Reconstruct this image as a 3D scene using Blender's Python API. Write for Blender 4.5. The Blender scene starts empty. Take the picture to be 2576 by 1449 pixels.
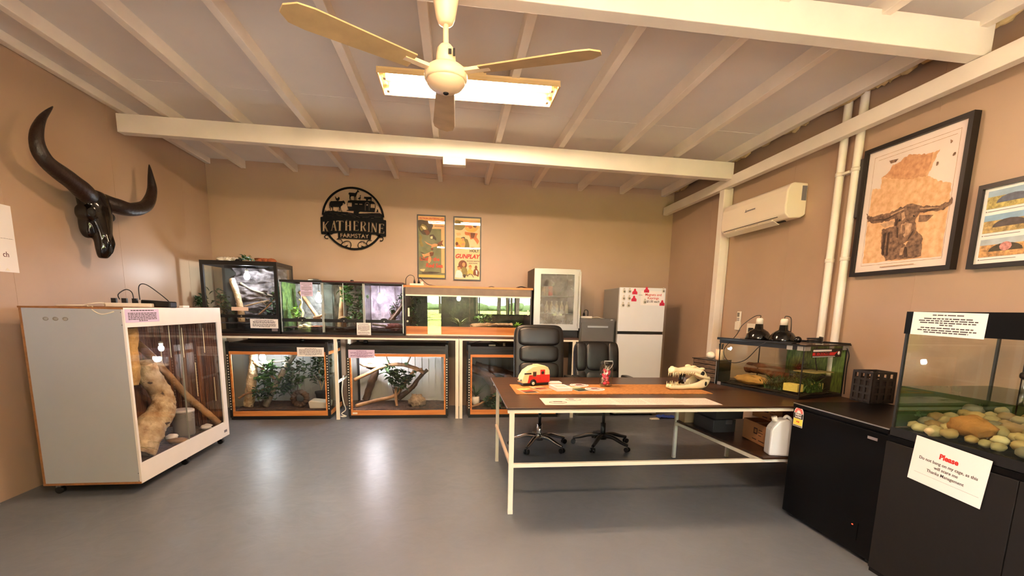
SKY, SUN, EXPO = 13.0, 25.0, 2.0
import bpy, bmesh, math, random
from math import pi, sin, cos, radians, sqrt, atan2
from mathutils import Vector as V, Matrix, noise
random.seed(11)
SC = bpy.context.scene
COL = SC.collection
ORG = {}

# ------------------------------------------------------------------ helpers
def lin(c):
    return tuple(((x/255)/12.92 if x/255 <= .04045 else ((x/255+.055)/1.055)**2.4) for x in c)

class MB:
    """collects geometry for ONE mesh"""
    def __init__(s, M=None):
        s.v = []; s.f = []; s.mi = []; s.sm = []; s.M = M
    def add(s, vs, fs, m=0, sm=False):
        b = len(s.v)
        for p in vs:
            p = V(p)
            s.v.append(s.M @ p if s.M else p)
        for f in fs:
            s.f.append([b+i for i in f]); s.mi.append(m); s.sm.append(sm)
        return s
    def box(s, x0, x1, y0, y1, z0, z1, m=0, T=None):
        vs = [(x0,y0,z0),(x1,y0,z0),(x1,y1,z0),(x0,y1,z0),(x0,y0,z1),(x1,y0,z1),(x1,y1,z1),(x0,y1,z1)]
        if T: vs = [T @ V(p) for p in vs]
        return s.add(vs, [(3,2,1,0),(4,5,6,7),(0,1,5,4),(1,2,6,5),(2,3,7,6),(3,0,4,7)], m)
    def bar(s, p0, p1, w, h, m=0, up=(0,0,1)):
        """box beam from p0 to p1"""
        p0, p1 = V(p0), V(p1); d = (p1-p0).normalized(); u = V(up)
        if abs(d.dot(u)) > .99: u = V((0,1,0))
        a = d.cross(u).normalized()*w/2; b = a.cross(d).normalized()*h/2
        vs = []
        for p in (p0, p1): vs += [p-a-b, p+a-b, p+a+b, p-a+b]
        return s.add(vs, [(0,1,2,3),(7,6,5,4),(0,4,5,1),(1,5,6,2),(2,6,7,3),(3,7,4,0)], m)
    def tube(s, pts, r, n=8, m=0, caps=True, sm=True, jit=0):
        pts = [V(p) for p in pts]
        rs = list(r) if isinstance(r, (list, tuple)) else [r]*len(pts)
        vs = []; fs = []; a = None
        for i, p in enumerate(pts):
            d = (pts[min(i+1, len(pts)-1)]-pts[max(i-1, 0)])
            d = d.normalized() if d.length > 1e-9 else V((0,0,1))
            if a is None:
                u = V((0,0,1)) if abs(d.z) < .9 else V((1,0,0)); a = d.cross(u).normalized()
            else:
                a = (a-d*a.dot(d))
                a = a.normalized() if a.length > 1e-6 else d.orthogonal().normalized()
            b = d.cross(a)
            for k in range(n):
                t = 2*pi*k/n; q = rs[i]*(1+(random.uniform(-jit, jit) if jit else 0))
                vs.append(p+(a*cos(t)+b*sin(t))*q)
        for i in range(len(pts)-1):
            for k in range(n):
                fs.append((i*n+k, i*n+(k+1)%n, (i+1)*n+(k+1)%n, (i+1)*n+k))
        b = len(s.v); s.add(vs, fs, m, sm)
        if caps:
            for q in (tuple(range(n-1, -1, -1)), tuple((len(pts)-1)*n+k for k in range(n))):
                s.f.append([b+i for i in q]); s.mi.append(m); s.sm.append(False)
        return s
    def cyl(s, p0, p1, r, r1=None, n=16, m=0, sm=True):
        a, b = V(p0), V(p1); k = max(1, int((b-a).length/.12)); r1 = r if r1 is None else r1
        return s.tube([a.lerp(b, i/k) for i in range(k+1)], [r+(r1-r)*i/k for i in range(k+1)], n, m, True, sm)
    def lathe(s, c, prof, n=20, m=0, axis='z', sm=True):
        vs = []; fs = []
        for (r, h) in prof:
            for k in range(n):
                t = 2*pi*k/n; x, y = r*cos(t), r*sin(t)
                vs.append(V(c)+V({'z': (x,y,h), 'y': (x,h,y), 'x': (h,x,y)}[axis]))
        for i in range(len(prof)-1):
            for k in range(n):
                fs.append((i*n+k, i*n+(k+1)%n, (i+1)*n+(k+1)%n, (i+1)*n+k))
        fs.append(tuple(range(n-1, -1, -1))); fs.append(tuple((len(prof)-1)*n+k for k in range(n)))
        return s.add(vs, fs, m, sm)
    def prism(s, pts, ext, m=0):
        """flat outline (3-D points) swept along ext"""
        pts = [V(p) for p in pts]; e = V(ext); n = len(pts)
        nor = V((0,0,0))
        for i in range(n): nor += pts[i].cross(pts[(i+1)%n])
        if nor.dot(e) > 0: pts = pts[::-1]
        vs = pts+[p+e for p in pts]
        fs = [tuple(range(n)), tuple(range(2*n-1, n-1, -1))]
        fs += [((i+1)%n, i, n+i, n+(i+1)%n) for i in range(n)]
        return s.add(vs, fs, m)
    def face(s, pts, m=0):
        return s.add(pts, [tuple(range(len(pts)))], m)
    def sq(s, c, size, e1=.35, e2=.35, n=24, k=14, m=0, T=None):
        """super-ellipsoid: a soft cushion; size = half extents"""
        def pw(x, e): return math.copysign(abs(x)**e, x)
        vs = []; fs = []
        for i in range(k+1):
            a = -pi/2+pi*i/k
            for j in range(n):
                b = 2*pi*j/n
                p = V((size[0]*pw(cos(a), e1)*pw(cos(b), e2), size[1]*pw(cos(a), e1)*pw(sin(b), e2), size[2]*pw(sin(a), e1)))
                vs.append(V(c)+(T @ p if T else p))
        for i in range(k):
            for j in range(n):
                fs.append((i*n+j, i*n+(j+1)%n, (i+1)*n+(j+1)%n, (i+1)*n+j))
        return s.add(vs, fs, m, True)
    def rock(s, c, size, amp=.25, fr=2.2, n=14, k=9, m=0, seed=0):
        vs = []; fs = []
        for i in range(k+1):
            a = -pi/2+pi*i/k
            for j in range(n):
                b = 2*pi*j/n
                d = V((cos(a)*cos(b), cos(a)*sin(b), sin(a)))
                q = 1+amp*noise.noise(d*fr+V((seed*3.1, seed*1.7, seed)))
                vs.append(V(c)+V((d.x*size[0], d.y*size[1], d.z*size[2]))*q)
        for i in range(k):
            for j in range(n):
                fs.append((i*n+j, i*n+(j+1)%n, (i+1)*n+(j+1)%n, (i+1)*n+j))
        return s.add(vs, fs, m, True)
    def leaf(s, p, d, L, W, m=0, droop=.25, fold=.2):
        p, d = V(p), V(d).normalized()
        u = V((0,0,1)) if abs(d.z) < .95 else V((1,0,0))
        a = d.cross(u).normalized(); b = a.cross(d)
        q = lambda t, w, h: p+d*(L*t)+a*(W*w)+b*(h*W)-V((0,0,1))*(droop*L*t*t)
        vs = [q(0,0,0), q(.3,.42,fold), q(.3,0,0), q(.3,-.42,fold), q(.65,.36,fold), q(.65,0,0), q(.65,-.36,fold), q(1,0,0)]
        return s.add(vs, [(0,2,1),(0,3,2),(1,2,5,4),(2,3,6,5),(4,5,7),(5,6,7)], m, True)
    def blade(s, p, d, L, W, bend=.5, m=0, n=5):
        p, d = V(p), V(d).normalized(); a = d.cross(V((0,0,1)))
        a = a.normalized() if a.length > 1e-4 else V((1,0,0)); h = V((d.x, d.y, 0))
        h = h.normalized() if h.length > 1e-4 else V((1,0,0))
        vs = []; fs = []
        for i in range(n+1):
            t = i/n; c = p+d*(L*t)+h*(bend*L*t*t*.6)-V((0,0,1))*(bend*L*t*t*.6)
            w = W*(1-t)**.6*.5+.0004
            vs += [c-a*w, c+a*w]
        fs = [(2*i, 2*i+1, 2*i+3, 2*i+2) for i in range(n)]
        return s.add(vs, fs, m, True)
    def sheet(s, fn, nu, nv, m=0, sm=True, thick=None):
        vs = [fn(i/nu, j/nv) for j in range(nv+1) for i in range(nu+1)]
        w = nu+1
        fs = [(j*w+i, j*w+i+1, (j+1)*w+i+1, (j+1)*w+i) for j in range(nv) for i in range(nu)]
        return s.add(vs, fs, m, sm)
    def mesh(s, name, off=V((0,0,0))):
        me = bpy.data.meshes.new(name)
        me.from_pydata([p-off for p in s.v], [], s.f)
        me.polygons.foreach_set('material_index', s.mi)
        me.polygons.foreach_set('use_smooth', s.sm)
        me.update()
        return me
    def build(s, name, mats, parent=None, bevel=0, label=None, cat=None, group=None, kind=None, org=None, fix=False):
        mats = mats if isinstance(mats, (list, tuple)) else [mats]
        if parent is not None: off = ORG[parent.name]
        elif org is not None: off = V(org)
        else:
            xs = [p.x for p in s.v]; ys = [p.y for p in s.v]; zs = [p.z for p in s.v]
            off = V(((min(xs)+max(xs))/2, (min(ys)+max(ys))/2, min(zs)))
        me = s.mesh(name, off)
        if fix:
            bm = bmesh.new(); bm.from_mesh(me); bmesh.ops.recalc_face_normals(bm, faces=bm.faces); bm.to_mesh(me); bm.free()
        for m in mats: me.materials.append(m)
        o = bpy.data.objects.new(name, me); COL.objects.link(o)
        if parent is not None: o.parent = parent
        else: o.location = off
        ORG[o.name] = off
        if bevel:
            b = o.modifiers.new('edge', 'BEVEL'); b.width = bevel; b.segments = 2; b.limit_method = 'ANGLE'
        tag(o, label, cat, group, kind)
        return o

def tag(o, label=None, cat=None, group=None, kind=None):
    for k, v in (('label', label), ('category', cat), ('group', group), ('kind', kind)):
        if v: o[k] = v
    return o

def thing(name, label, cat, loc, group=None):
    o = bpy.data.objects.new(name, None); COL.objects.link(o)
    o.location = loc; o.empty_display_size = .05; ORG[o.name] = V(loc)
    return tag(o, label, cat, group)

def dup(o, parent=None):
    c = o.copy(); COL.objects.link(c)
    if parent is not None: c.parent = parent
    ORG[c.name] = ORG[o.name].copy()
    for ch in [x for x in bpy.data.objects if x.parent is o and x is not c]: dup(ch, c)
    return c

def frame(o, x, y, n):
    """matrix of a plane: origin, right, up, outward normal"""
    m = Matrix.Identity(4)
    for i, a in enumerate((x, y, n)):
        for r in range(3): m[r][i] = a[r]
    for r in range(3): m[r][3] = o[r]
    return m
def f_back(x, y, z): return frame((x,y,z), (1,0,0), (0,0,1), (0,-1,0))     # faces the room from the back wall
def f_right(x, y, z): return frame((x,y,z), (0,-1,0), (0,0,1), (-1,0,0))   # on the right wall
def f_left(x, y, z): return frame((x,y,z), (0,1,0), (0,0,1), (1,0,0))      # on the left wall
def f_top(x, y, z, a=0): return Matrix.Translation((x,y,z)) @ Matrix.Rotation(a, 4, 'Z')

def text_mb(body, size, M, align='CENTER', ext=.0004, shear=0, xs=1, space=1, off=0):
    cu = bpy.data.curves.new('lettering', 'FONT')
    cu.body = body; cu.size = size; cu.align_x = align; cu.align_y = 'CENTER'; cu.extrude = ext
    cu.shear = shear; cu.space_character = space; cu.offset = off; cu.resolution_u = 3
    o = bpy.data.objects.new('lettering', cu); COL.objects.link(o)
    bpy.context.view_layer.update()
    me = bpy.data.meshes.new_from_object(o.evaluated_get(bpy.context.evaluated_depsgraph_get()))
    mb = MB(M)
    mb.add([(p.co.x*xs, p.co.y, p.co.z) for p in me.vertices], [tuple(f.vertices) for f in me.polygons])
    bpy.data.objects.remove(o); bpy.data.curves.remove(cu); bpy.data.meshes.remove(me)
    return mb

def join(mbs):
    r = MB()
    for q, m in mbs:
        r.add(q.v, q.f, m)
    return r

# ------------------------------------------------------------------ materials
MATS = {}
def newmat(name):
    m = bpy.data.materials.new(name); m.use_nodes = True
    nt = m.node_tree
    return m, nt, nt.nodes['Principled BSDF'], nt.nodes['Material Output']
def mat(name, col, rough=.5, metal=0, var=0, scale=6, bump=0, bscale=30, stretch=(1,1,1), col2=None, detail=4, spec=None, spots=None):
    if name in MATS: return MATS[name]
    m, nt, b, out = newmat(name)
    c = lin(col)
    b.inputs['Base Color'].default_value = (*c, 1); b.inputs['Roughness'].default_value = rough; b.inputs['Metallic'].default_value = metal
    if spec is not None: b.inputs['Specular IOR Level'].default_value = spec
    L = nt.links.new
    if var or col2 or bump:
        tc = nt.nodes.new('ShaderNodeTexCoord'); mp = nt.nodes.new('ShaderNodeMapping')
        L(tc.outputs['Object'], mp.inputs['Vector']); mp.inputs['Scale'].default_value = stretch
    if var or col2:
        n = nt.nodes.new('ShaderNodeTexNoise'); n.inputs['Scale'].default_value = scale; n.inputs['Detail'].default_value = detail
        L(mp.outputs[0], n.inputs['Vector'])
        r = nt.nodes.new('ShaderNodeValToRGB')
        ca = lin(col2) if col2 else tuple(x*(1-var) for x in c)
        cb = c if col2 else tuple(min(1, x*(1+var)) for x in c)
        r.color_ramp.elements[0].position = .32; r.color_ramp.elements[1].position = .68
        r.color_ramp.elements[0].color = (*ca, 1); r.color_ramp.elements[1].color = (*cb, 1)
        L(n.outputs['Fac'], r.inputs['Fac']); L(r.outputs['Color'], b.inputs['Base Color'])
        if spots:      # scattered dark pits: (colour, scale, threshold)
            ns = nt.nodes.new('ShaderNodeTexNoise'); ns.inputs['Scale'].default_value = spots[1]; ns.inputs['Detail'].default_value = 3
            L(mp.outputs[0], ns.inputs['Vector']); mr = nt.nodes.new('ShaderNodeMapRange')
            mr.inputs['From Min'].default_value = spots[2]; mr.inputs['From Max'].default_value = spots[2]+.035
            mx = nt.nodes.new('ShaderNodeMix'); mx.data_type = 'RGBA'; mx.inputs['B'].default_value = (*lin(spots[0]), 1)
            L(ns.outputs['Fac'], mr.inputs['Value']); L(mr.outputs[0], mx.inputs['Factor']); L(r.outputs['Color'], mx.inputs['A']); L(mx.outputs['Result'], b.inputs['Base Color'])
    if bump:
        n2 = nt.nodes.new('ShaderNodeTexNoise'); n2.inputs['Scale'].default_value = bscale; n2.inputs['Detail'].default_value = 5
        L(mp.outputs[0], n2.inputs['Vector'])
        bp = nt.nodes.new('ShaderNodeBump'); bp.inputs['Strength'].default_value = bump; bp.inputs['Distance'].default_value = .02
        L(n2.outputs['Fac'], bp.inputs['Height']); L(bp.outputs['Normal'], b.inputs['Normal'])
    MATS[name] = m
    return m
def emis(name, col, k):
    if name in MATS: return MATS[name]
    m, nt, b, out = newmat(name)
    e = nt.nodes.new('ShaderNodeEmission'); e.inputs['Color'].default_value = (*col, 1); e.inputs['Strength'].default_value = k
    nt.links.new(e.outputs[0], out.inputs['Surface']); MATS[name] = m
    return m
def glassy(name, tint=(1,1,1), base=.045, rough=0, haze=0, hcol=(.8,.8,.8)):
    """thin pane: clear, with mirror reflection that grows towards grazing"""
    if name in MATS: return MATS[name]
    m, nt, b, out = newmat(name); N = nt.nodes.new; L = nt.links.new
    tr = N('ShaderNodeBsdfTransparent'); tr.inputs['Color'].default_value = (*tint, 1)
    gl = N('ShaderNodeBsdfGlossy'); gl.inputs['Roughness'].default_value = rough
    lw = N('ShaderNodeLayerWeight'); lw.inputs['Blend'].default_value = .5
    pw = N('ShaderNodeMath'); pw.operation = 'POWER'; pw.inputs[1].default_value = 5
    ma = N('ShaderNodeMath'); ma.operation = 'MULTIPLY_ADD'; ma.inputs[1].default_value = .9; ma.inputs[2].default_value = base
    mx = N('ShaderNodeMixShader')
    L(lw.outputs['Facing'], pw.inputs[0]); L(pw.outputs[0], ma.inputs[0]); L(ma.outputs[0], mx.inputs['Fac'])
    src = tr
    if haze:
        df = N('ShaderNodeBsdfDiffuse'); df.inputs['Color'].default_value = (*hcol, 1)
        hm = N('ShaderNodeMixShader'); tc = N('ShaderNodeTexCoord'); nz = N('ShaderNodeTexNoise'); nz.inputs['Scale'].default_value = 5
        nz.inputs['Detail'].default_value = 6; nz.inputs['Roughness'].default_value = .7
        hr = N('ShaderNodeMapRange'); hr.inputs['From Min'].default_value = .35; hr.inputs['From Max'].default_value = .7
        hr.inputs['To Min'].default_value = haze*.15; hr.inputs['To Max'].default_value = haze
        L(tc.outputs['Object'], nz.inputs['Vector']); L(nz.outputs['Fac'], hr.inputs['Value']); L(hr.outputs[0], hm.inputs['Fac'])
        L(tr.outputs[0], hm.inputs[1]); L(df.outputs[0], hm.inputs[2]); src = hm
    L(src.outputs[0], mx.inputs[1]); L(gl.outputs[0], mx.inputs[2]); L(mx.outputs[0], out.inputs['Surface'])
    MATS[name] = m
    return m

WALLC = (180,153,129)
m_wall = mat('wall_paint', WALLC, .42, var=.05, scale=1.2, bump=.04, bscale=120)
m_ceil = mat('ceiling_sheet', (226,220,212), .6, var=.04, scale=1.5)
m_timber = mat('cream_timber', (238,228,212), .5, var=.06, scale=2.2, bump=.12, bscale=14, stretch=(1,1,1))
m_white = mat('white_paint', (236,228,208), .4, var=.03, scale=4)
m_steel = mat('cream_steel', (240,234,214), .35, var=.03, scale=6)
m_black = mat('black_plastic', (16,15,15), .35)
m_blackm = mat('black_matt', (20,18,17), .7)
m_frame = mat('black_frame', (22,14,10), .4)
m_gloss = mat('gloss_black', (9,8,8), .12)
m_chrome = mat('chrome', (205,205,205), .14, 1)
m_silver = mat('silver_metal', (190,190,186), .35, 1)
m_wood = mat('orange_pine', (222,150,80), .45, col2=(190,112,52), scale=3, stretch=(.5,8,8))
m_brown = mat('brown_ply', (74,46,30), .34, col2=(50,29,18), scale=2.4, stretch=(1,9,9), bump=.05, bscale=6)
m_paper = mat('white_paper', (240,236,232), .7)
m_lilac = mat('lilac_paper', (214,196,226), .7)
m_ink = mat('print_ink', (70,66,70), .8)
m_inkl = mat('faded_ink', (120,114,120), .8)
m_red = mat('red_ink', (206,44,40), .6)
m_glass = glassy('clear_glass', base=.03)
m_glassd = glassy('tank_glass', (.95,.98,.95), .03)
m_grey = mat('light_grey_board', (172,175,179), .4, var=.02, scale=3)
m_bark = mat('pale_bark', (222,200,160), .85, col2=(150,116,76), scale=11, bump=1, bscale=26, detail=9, spots=((70,48,30), 9, .64))
m_branch = mat('tan_branch', (176,138,96), .8, col2=(112,80,50), scale=6, stretch=(1,1,1), bump=.5, bscale=22)
m_branchg = mat('grey_branch', (158,148,130), .85, col2=(104,92,76), scale=6, bump=.5, bscale=22)
m_dbark = mat('dark_bark', (92,66,44), .9, col2=(48,34,22), scale=6, bump=.8, bscale=14)
m_leaf = mat('green_leaf', (92,134,62), .5, col2=(46,78,36), scale=9)
m_leafd = mat('dark_leaf', (66,96,50), .5, col2=(30,48,26), scale=9)
m_leafy = mat('lime_leaf', (150,196,70), .5, col2=(96,150,44), scale=9)
m_straw = mat('dry_leaf', (150,132,72), .7, col2=(96,92,44), scale=9)
m_soil = mat('bark_litter', (96,66,44), .95, col2=(48,32,22), scale=24, bump=1, bscale=50)
m_soild = mat('dark_soil', (62,44,32), .95, col2=(28,20,15), scale=24, bump=1, bscale=50)

# ------------------------------------------------------------------ the room
zb = lambda x: 3.18-.0150*x            # underside of the rafters (the roof falls a little to the right)
FX, BX, YB, YF = -3.24, 3.26, 7.0, -1.5

def floor_material():
    m, nt, b, out = newmat('grey_floor_paint'); N = nt.nodes.new; L = nt.links.new
    tc = N('ShaderNodeTexCoord')
    n1 = N('ShaderNodeTexNoise'); n1.inputs['Scale'].default_value = 1.1; n1.inputs['Detail'].default_value = 6; n1.inputs['Roughness'].default_value = .62
    n2 = N('ShaderNodeTexNoise'); n2.inputs['Scale'].default_value = 7; n2.inputs['Detail'].default_value = 4; n2.inputs['Distortion'].default_value = 1.5
    r = N('ShaderNodeValToRGB'); r.color_ramp.elements[0].position = .3; r.color_ramp.elements[1].position = .75
    r.color_ramp.elements[0].color = (*lin((95,100,107)), 1); r.color_ramp.elements[1].color = (*lin((106,111,118)), 1)
    rr = N('ShaderNodeMapRange'); rr.inputs['From Min'].default_value = .3; rr.inputs['From Max'].default_value = .7
    rr.inputs['To Min'].default_value = .36; rr.inputs['To Max'].default_value = .44
    bp = N('ShaderNodeBump'); bp.inputs['Strength'].default_value = .08; bp.inputs['Distance'].default_value = .02
    L(tc.outputs['Object'], n1.inputs['Vector']); L(tc.outputs['Object'], n2.inputs['Vector'])
    L(n1.outputs['Fac'], r.inputs['Fac']); L(r.outputs[0], b.inputs['Base Color'])
    L(n2.outputs['Fac'], rr.inputs['Value']); L(rr.outputs[0], b.inputs['Roughness'])
    L(n2.outputs['Fac'], bp.inputs['Height']); L(bp.outputs[0], b.inputs['Normal'])
    b.inputs['Specular IOR Level'].default_value = .42
    return m
mb = MB().box(-3.4, 3.42, -1.62, 7.12, -.1, 0)
mb.build('floor', floor_material(), kind='structure')

def seam_y(mb, x, z0, z1): mb.box(x-.003, x+.003, YB-.0015, YB+.001, z0, z1)
mb = MB().box(-3.4, 3.42, YB, YB+.12, 0, 3.55)
for x in (-1.83, -.5, .85, 2.1): seam_y(mb, x, 0, 3.17)
mb.prism([(-3.24,YB-.004,zb(-3.24)+.045), (3.26,YB-.004,zb(3.26)+.03), (3.26,YB-.004,3.55), (-3.24,YB-.004,3.55)], (0,.005,0))
mb.build('wall_back', m_wall, kind='structure')
mb = MB().box(FX-.12, FX, YF, YB, 0, 3.55)
for y in (4.0, 5.2, 6.4): mb.box(FX-.001, FX+.0015, y-.003, y+.003, 0, 3.3)
mb.build('wall_left', m_wall, kind='structure')
mb = MB().box(BX, BX+.12, YF, YB, 0, 3.55)
for y in (5.9, 4.42, 3.05, 1.9): mb.box(BX-.0015, BX+.001, y-.003, y+.003, 0, 3.4)
mb.build('wall_right', m_wall, kind='structure')
# the wall behind the camera has a doorway and a window to the lawn
mb = MB()
DX0, DX1, WX0, WX1, WZ0, WZ1 = -1.12, -.36, .62, 2.3, 1.25, 2.5
mb.box(FX, DX0, YF-.1, YF, 0, 3.55).box(DX0, DX1, YF-.1, YF, 2.1, 3.55).box(DX1, WX0, YF-.1, YF, 0, 3.55)
mb.box(WX0, WX1, YF-.1, YF, 0, WZ0).box(WX0, WX1, YF-.1, YF, WZ1, 3.55).box(WX1, BX, YF-.1, YF, 0, 3.55)
mb.build('wall_front', m_wall, kind='structure')
mb = MB()
mb.box(WX0, WX1, YF-.07, YF-.03, WZ0, WZ0+.04).box(WX0, WX1, YF-.07, YF-.03, WZ1-.04, WZ1)
for x in (WX0, .74, 1.62, 1.8, WX1-.03): mb.box(x, x+.03, YF-.07, YF-.03, WZ0, WZ1)
mb.build('window_1', m_blackm, kind='structure')
MB().box(DX0-.02, -.75, YF+.01, YF+.05, .02, 2.1).build('door_2', mat('door_grey', (128,124,118), .5), kind='structure')
# the closed metal-framed door at the near end of the left wall
mb = MB().box(FX, FX+.035, 3.535, 3.59, 0, 2.1).box(FX, FX+.02, 2.6, 3.535, 0, 2.06, m=1)
mb.build('door_1', [m_silver, mat('door_grey', (128,124,118), .5)], kind='structure')

# ceiling sheets, falling to the right, short of the right wall
def csheet(x0, x1):
    mb = MB(); t = .1
    mb.prism([(x0,YF,zb(x0)+t), (x1,YF,zb(x1)+t), (x1,YF,zb(x1)+t+.02), (x0,YF,zb(x0)+t+.02)], (0,YB-YF,0))
    for y in (2.25, 4.72):
        mb.prism([(x0,y,zb(x0)+t-.002), (x1,y,zb(x1)+t-.002), (x1,y,zb(x1)+t+.001), (x0,y,zb(x0)+t+.001)], (0,.006,0))
    return mb
csheet(-3.24, 3.13).build('ceiling', m_ceil, kind='structure')
MB().box(2.9, 3.42, YF, YB, 3.275, 3.31).box(3.118, 3.134, YF, YB, 3.15, 3.28).build('gap_light_block', mat('gap_shade_brown', (70,52,36), .8), kind='structure')  # added cap and board shut sky light out; dark colour stands for gap shade
RX = [-2.765, -2.107, -1.44, -.78, -.18, .465, 1.14, 1.81, 2.44, 3.08]
for i, x in enumerate([-3.2]+RX):
    z = zb(x)+(.03 if i == 0 else 0)
    MB().box(x-.03, x+.03, YF, YB-.005, z, zb(x)+.105).build('ceiling_beam', m_timber, kind='structure', bevel=.004,
        label='white ceiling rafter running from front to back', cat='rafter', group='ceiling rafters')
def crossbeam(y0, y1, b0, sl, x0, x1):
    mb = MB()
    z = lambda x: b0+sl*x
    mb.prism([(x0,y0,z(x0)), (x1,y0,z(x1)), (x1,y0,z(x1)+.178), (x0,y0,z(x0)+.168)], (0,y1-y0,0))
    return mb
mb = crossbeam(5.24, 5.34, 2.995, -.0172, -3.19, 3.12); mb.box(-.11, .125, 5.235, 5.335, 2.925, 3.0)
mb.build('cross_beam', m_timber, kind='structure', bevel=.005, label='cream cross beam spanning the room below the far rafters', cat='beam', fix=True)
crossbeam(2.69, 2.79, 3.032, -.015, -3.19, 3.16).build('cross_beam', m_timber, kind='structure', bevel=.005,
    label='cream cross beam at the top of the room nearest the viewer', cat='beam', fix=True)
# timber rail and post along the right wall
MB().box(3.10, 3.17, YF, YB-.003, 2.872, 2.983).build('trim_1', m_timber, kind='structure', bevel=.004)
mb = MB().box(3.12, 3.2, 5.4, 5.5, 0, 2.872).box(3.2, 3.258, 5.44, 5.5, 0, 2.9)
mb.build('trim_2', m_timber, kind='structure', bevel=.004)
# crumbly foam filler along the roof gap
mb = MB(); y = 1.2; i = 0
while y < 6.95:
    i += 1; w = random.uniform(.05, .14)
    if random.random() < .72:
        mb.rock((3.168+random.uniform(-.01,.02), y, 3.185-.004*random.random()), (.03, w, random.uniform(.015,.045)), .6, 3, 8, 6, seed=i)
    y += w*1.5
mb.build('foam_filler', mat('old_foam', (206,182,132), .9, var=.2, scale=20), kind='stuff', label='crumbly cream foam filler squeezed along the roof gap on the right', cat='foam')
# ------------------------------------------------------------------ ceiling fan and lamp
m_fan = mat('cream_enamel', (244,218,178), .35, var=.03)
m_blade = mat('tan_fan_blade', (190,158,112), .5, var=.12, scale=10)
fx, fy = -.035, 2.36
r = thing('ceiling_fan', 'cream ceiling fan with three tan blades hanging in front of the tube lights', 'fan', (fx, fy, 2.42))
MB().lathe((fx,fy,0), [(.066,3.275),(.066,3.05),(.064,2.90),(.056,2.80),(.042,2.73),(.032,2.708),(.02,2.704)], 24).build('canopy', m_fan, r)
MB().cyl((fx,fy,2.61), (fx,fy,2.72), .0125, n=12).build('downrod', m_fan, r)
hs = MB().lathe((fx,fy,0), [(.012,2.625),(.026,2.62),(.038,2.605),(.043,2.58),(.047,2.53),(.02,2.525)], 24).build('motor_neck', m_fan, r)
mb = MB().box(fx+.012, fx+.026, fy-.051, fy-.046, 2.565, 2.585).box(fx+.032, fx+.042, fy-.047, fy-.04, 2.56, 2.59)
mb.build('rating_plate', m_blackm, hs)
MB().lathe((fx,fy,0), [(.03,2.535),(.075,2.53),(.094,2.515),(.098,2.498),(.097,2.478),(.092,2.472)], 32).build('motor_housing', m_fan, r)
MB().lathe((fx,fy,0), [(.090,2.476),(.086,2.462),(.072,2.443),(.048,2.43),(.02,2.423),(.012,2.422)], 32).build('bottom_dish', mat('dish_enamel', (236,204,168), .3), r)
MB().lathe((fx,fy,0), [(.013,2.428),(.013,2.419),(.009,2.416),(.009,2.422)], 16).build('end_screw', m_frame, r)
for a in (92, -24, 214):
    T = Matrix.Translation((fx,fy,2.50)) @ Matrix.Rotation(radians(a), 4, 'Z')
    M = T @ Matrix.Rotation(radians(9), 4, 'X')
    b = MB(M)
    b.prism([(.17,-.045,0),(.60,-.062,0),(.66,-.055,0),(.70,-.02,0),(.70,.02,0),(.66,.055,0),(.60,.062,0),(.17,.045,0)], (0,0,.006))
    bo = b.build('blade', m_blade, r)
    MB(T).box(.07, .21, -.016, .016, -.002, .012).build('blade_bracket', m_fan, bo)

m_tray = mat('lamp_tray', (222,190,136), .4, .0)
r = thing('tube_light', 'twin tube batten light under the rafters behind the fan', 'light', (.125, 4.01, 3.1))
mb = MB()
x0, x1, ya, yb_ = -.56, .81, 3.84, 4.18
mb.box(x0, x1, ya, yb_, 3.165, 3.18)
mb.prism([(x0,ya,3.166),(x0,ya+.02,3.166),(x0,ya-.012,3.13),(x0,ya-.016,3.13)], (x1-x0,0,0))
mb.prism([(x0,yb_,3.166),(x0,yb_-.02,3.166),(x0,yb_+.012,3.13),(x0,yb_+.016,3.13)], (x1-x0,0,0))
for x in (x0, x1-.012): mb.prism([(x,ya-.014,3.13),(x,yb_+.014,3.13),(x,yb_,3.18),(x,ya,3.18)], (.012,0,0))
mb.box(x0+.06, x1-.06, 3.965, 4.055, 3.142, 3.166).box(.0, .25, 3.95, 4.07, 3.18, 3.275)
mb.build('reflector_tray', m_tray, r)
m_tube = emis('lit_tube', (1.0,.70,.48), 100)
for y in (3.905, 4.115):
    MB().cyl((x0+.06,y,3.146), (x1-.06,y,3.146), .016, n=12).build('tube', m_tube, r)
    for x in (x0+.04, x1-.06):
        MB().box(x, x+.02, y-.02, y+.02, 3.125, 3.166).build('lamp_holder', m_tray, r)

# ------------------------------------------------------------------ buffalo skull on the left wall
m_skull = mat('black_lacquered_bone', (14,11,10), .12, bump=.1, bscale=12)
m_horn = mat('dark_brown_horn', (44,26,16), .42, col2=(22,14,10), scale=5, bump=.25, bscale=40)
r = thing('buffalo_skull', 'black lacquered buffalo skull with two long curved horns hanging on the left wall', 'skull', (-3.2, 4.68, 2.1))
def loft(mb, rings, n=20, m=0):
    """rings: (centre, half width along y, half depth along x, squash)"""
    vs = []; fs = []
    for (c, wy, wx) in rings:
        for k in range(n):
            t = 2*pi*k/n
            vs.append(V(c)+V((wx*sin(t), wy*cos(t), 0)))
    for i in range(len(rings)-1):
        for k in range(n): fs.append((i*n+k, i*n+(k+1)%n, (i+1)*n+(k+1)%n, (i+1)*n+k))
    fs.append(tuple(range(n-1,-1,-1))); fs.append(tuple((len(rings)-1)*n+k for k in range(n)))
    return mb.add(vs, fs, m, True)
mb = MB()
sx, sy = -3.10, 4.68
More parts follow.
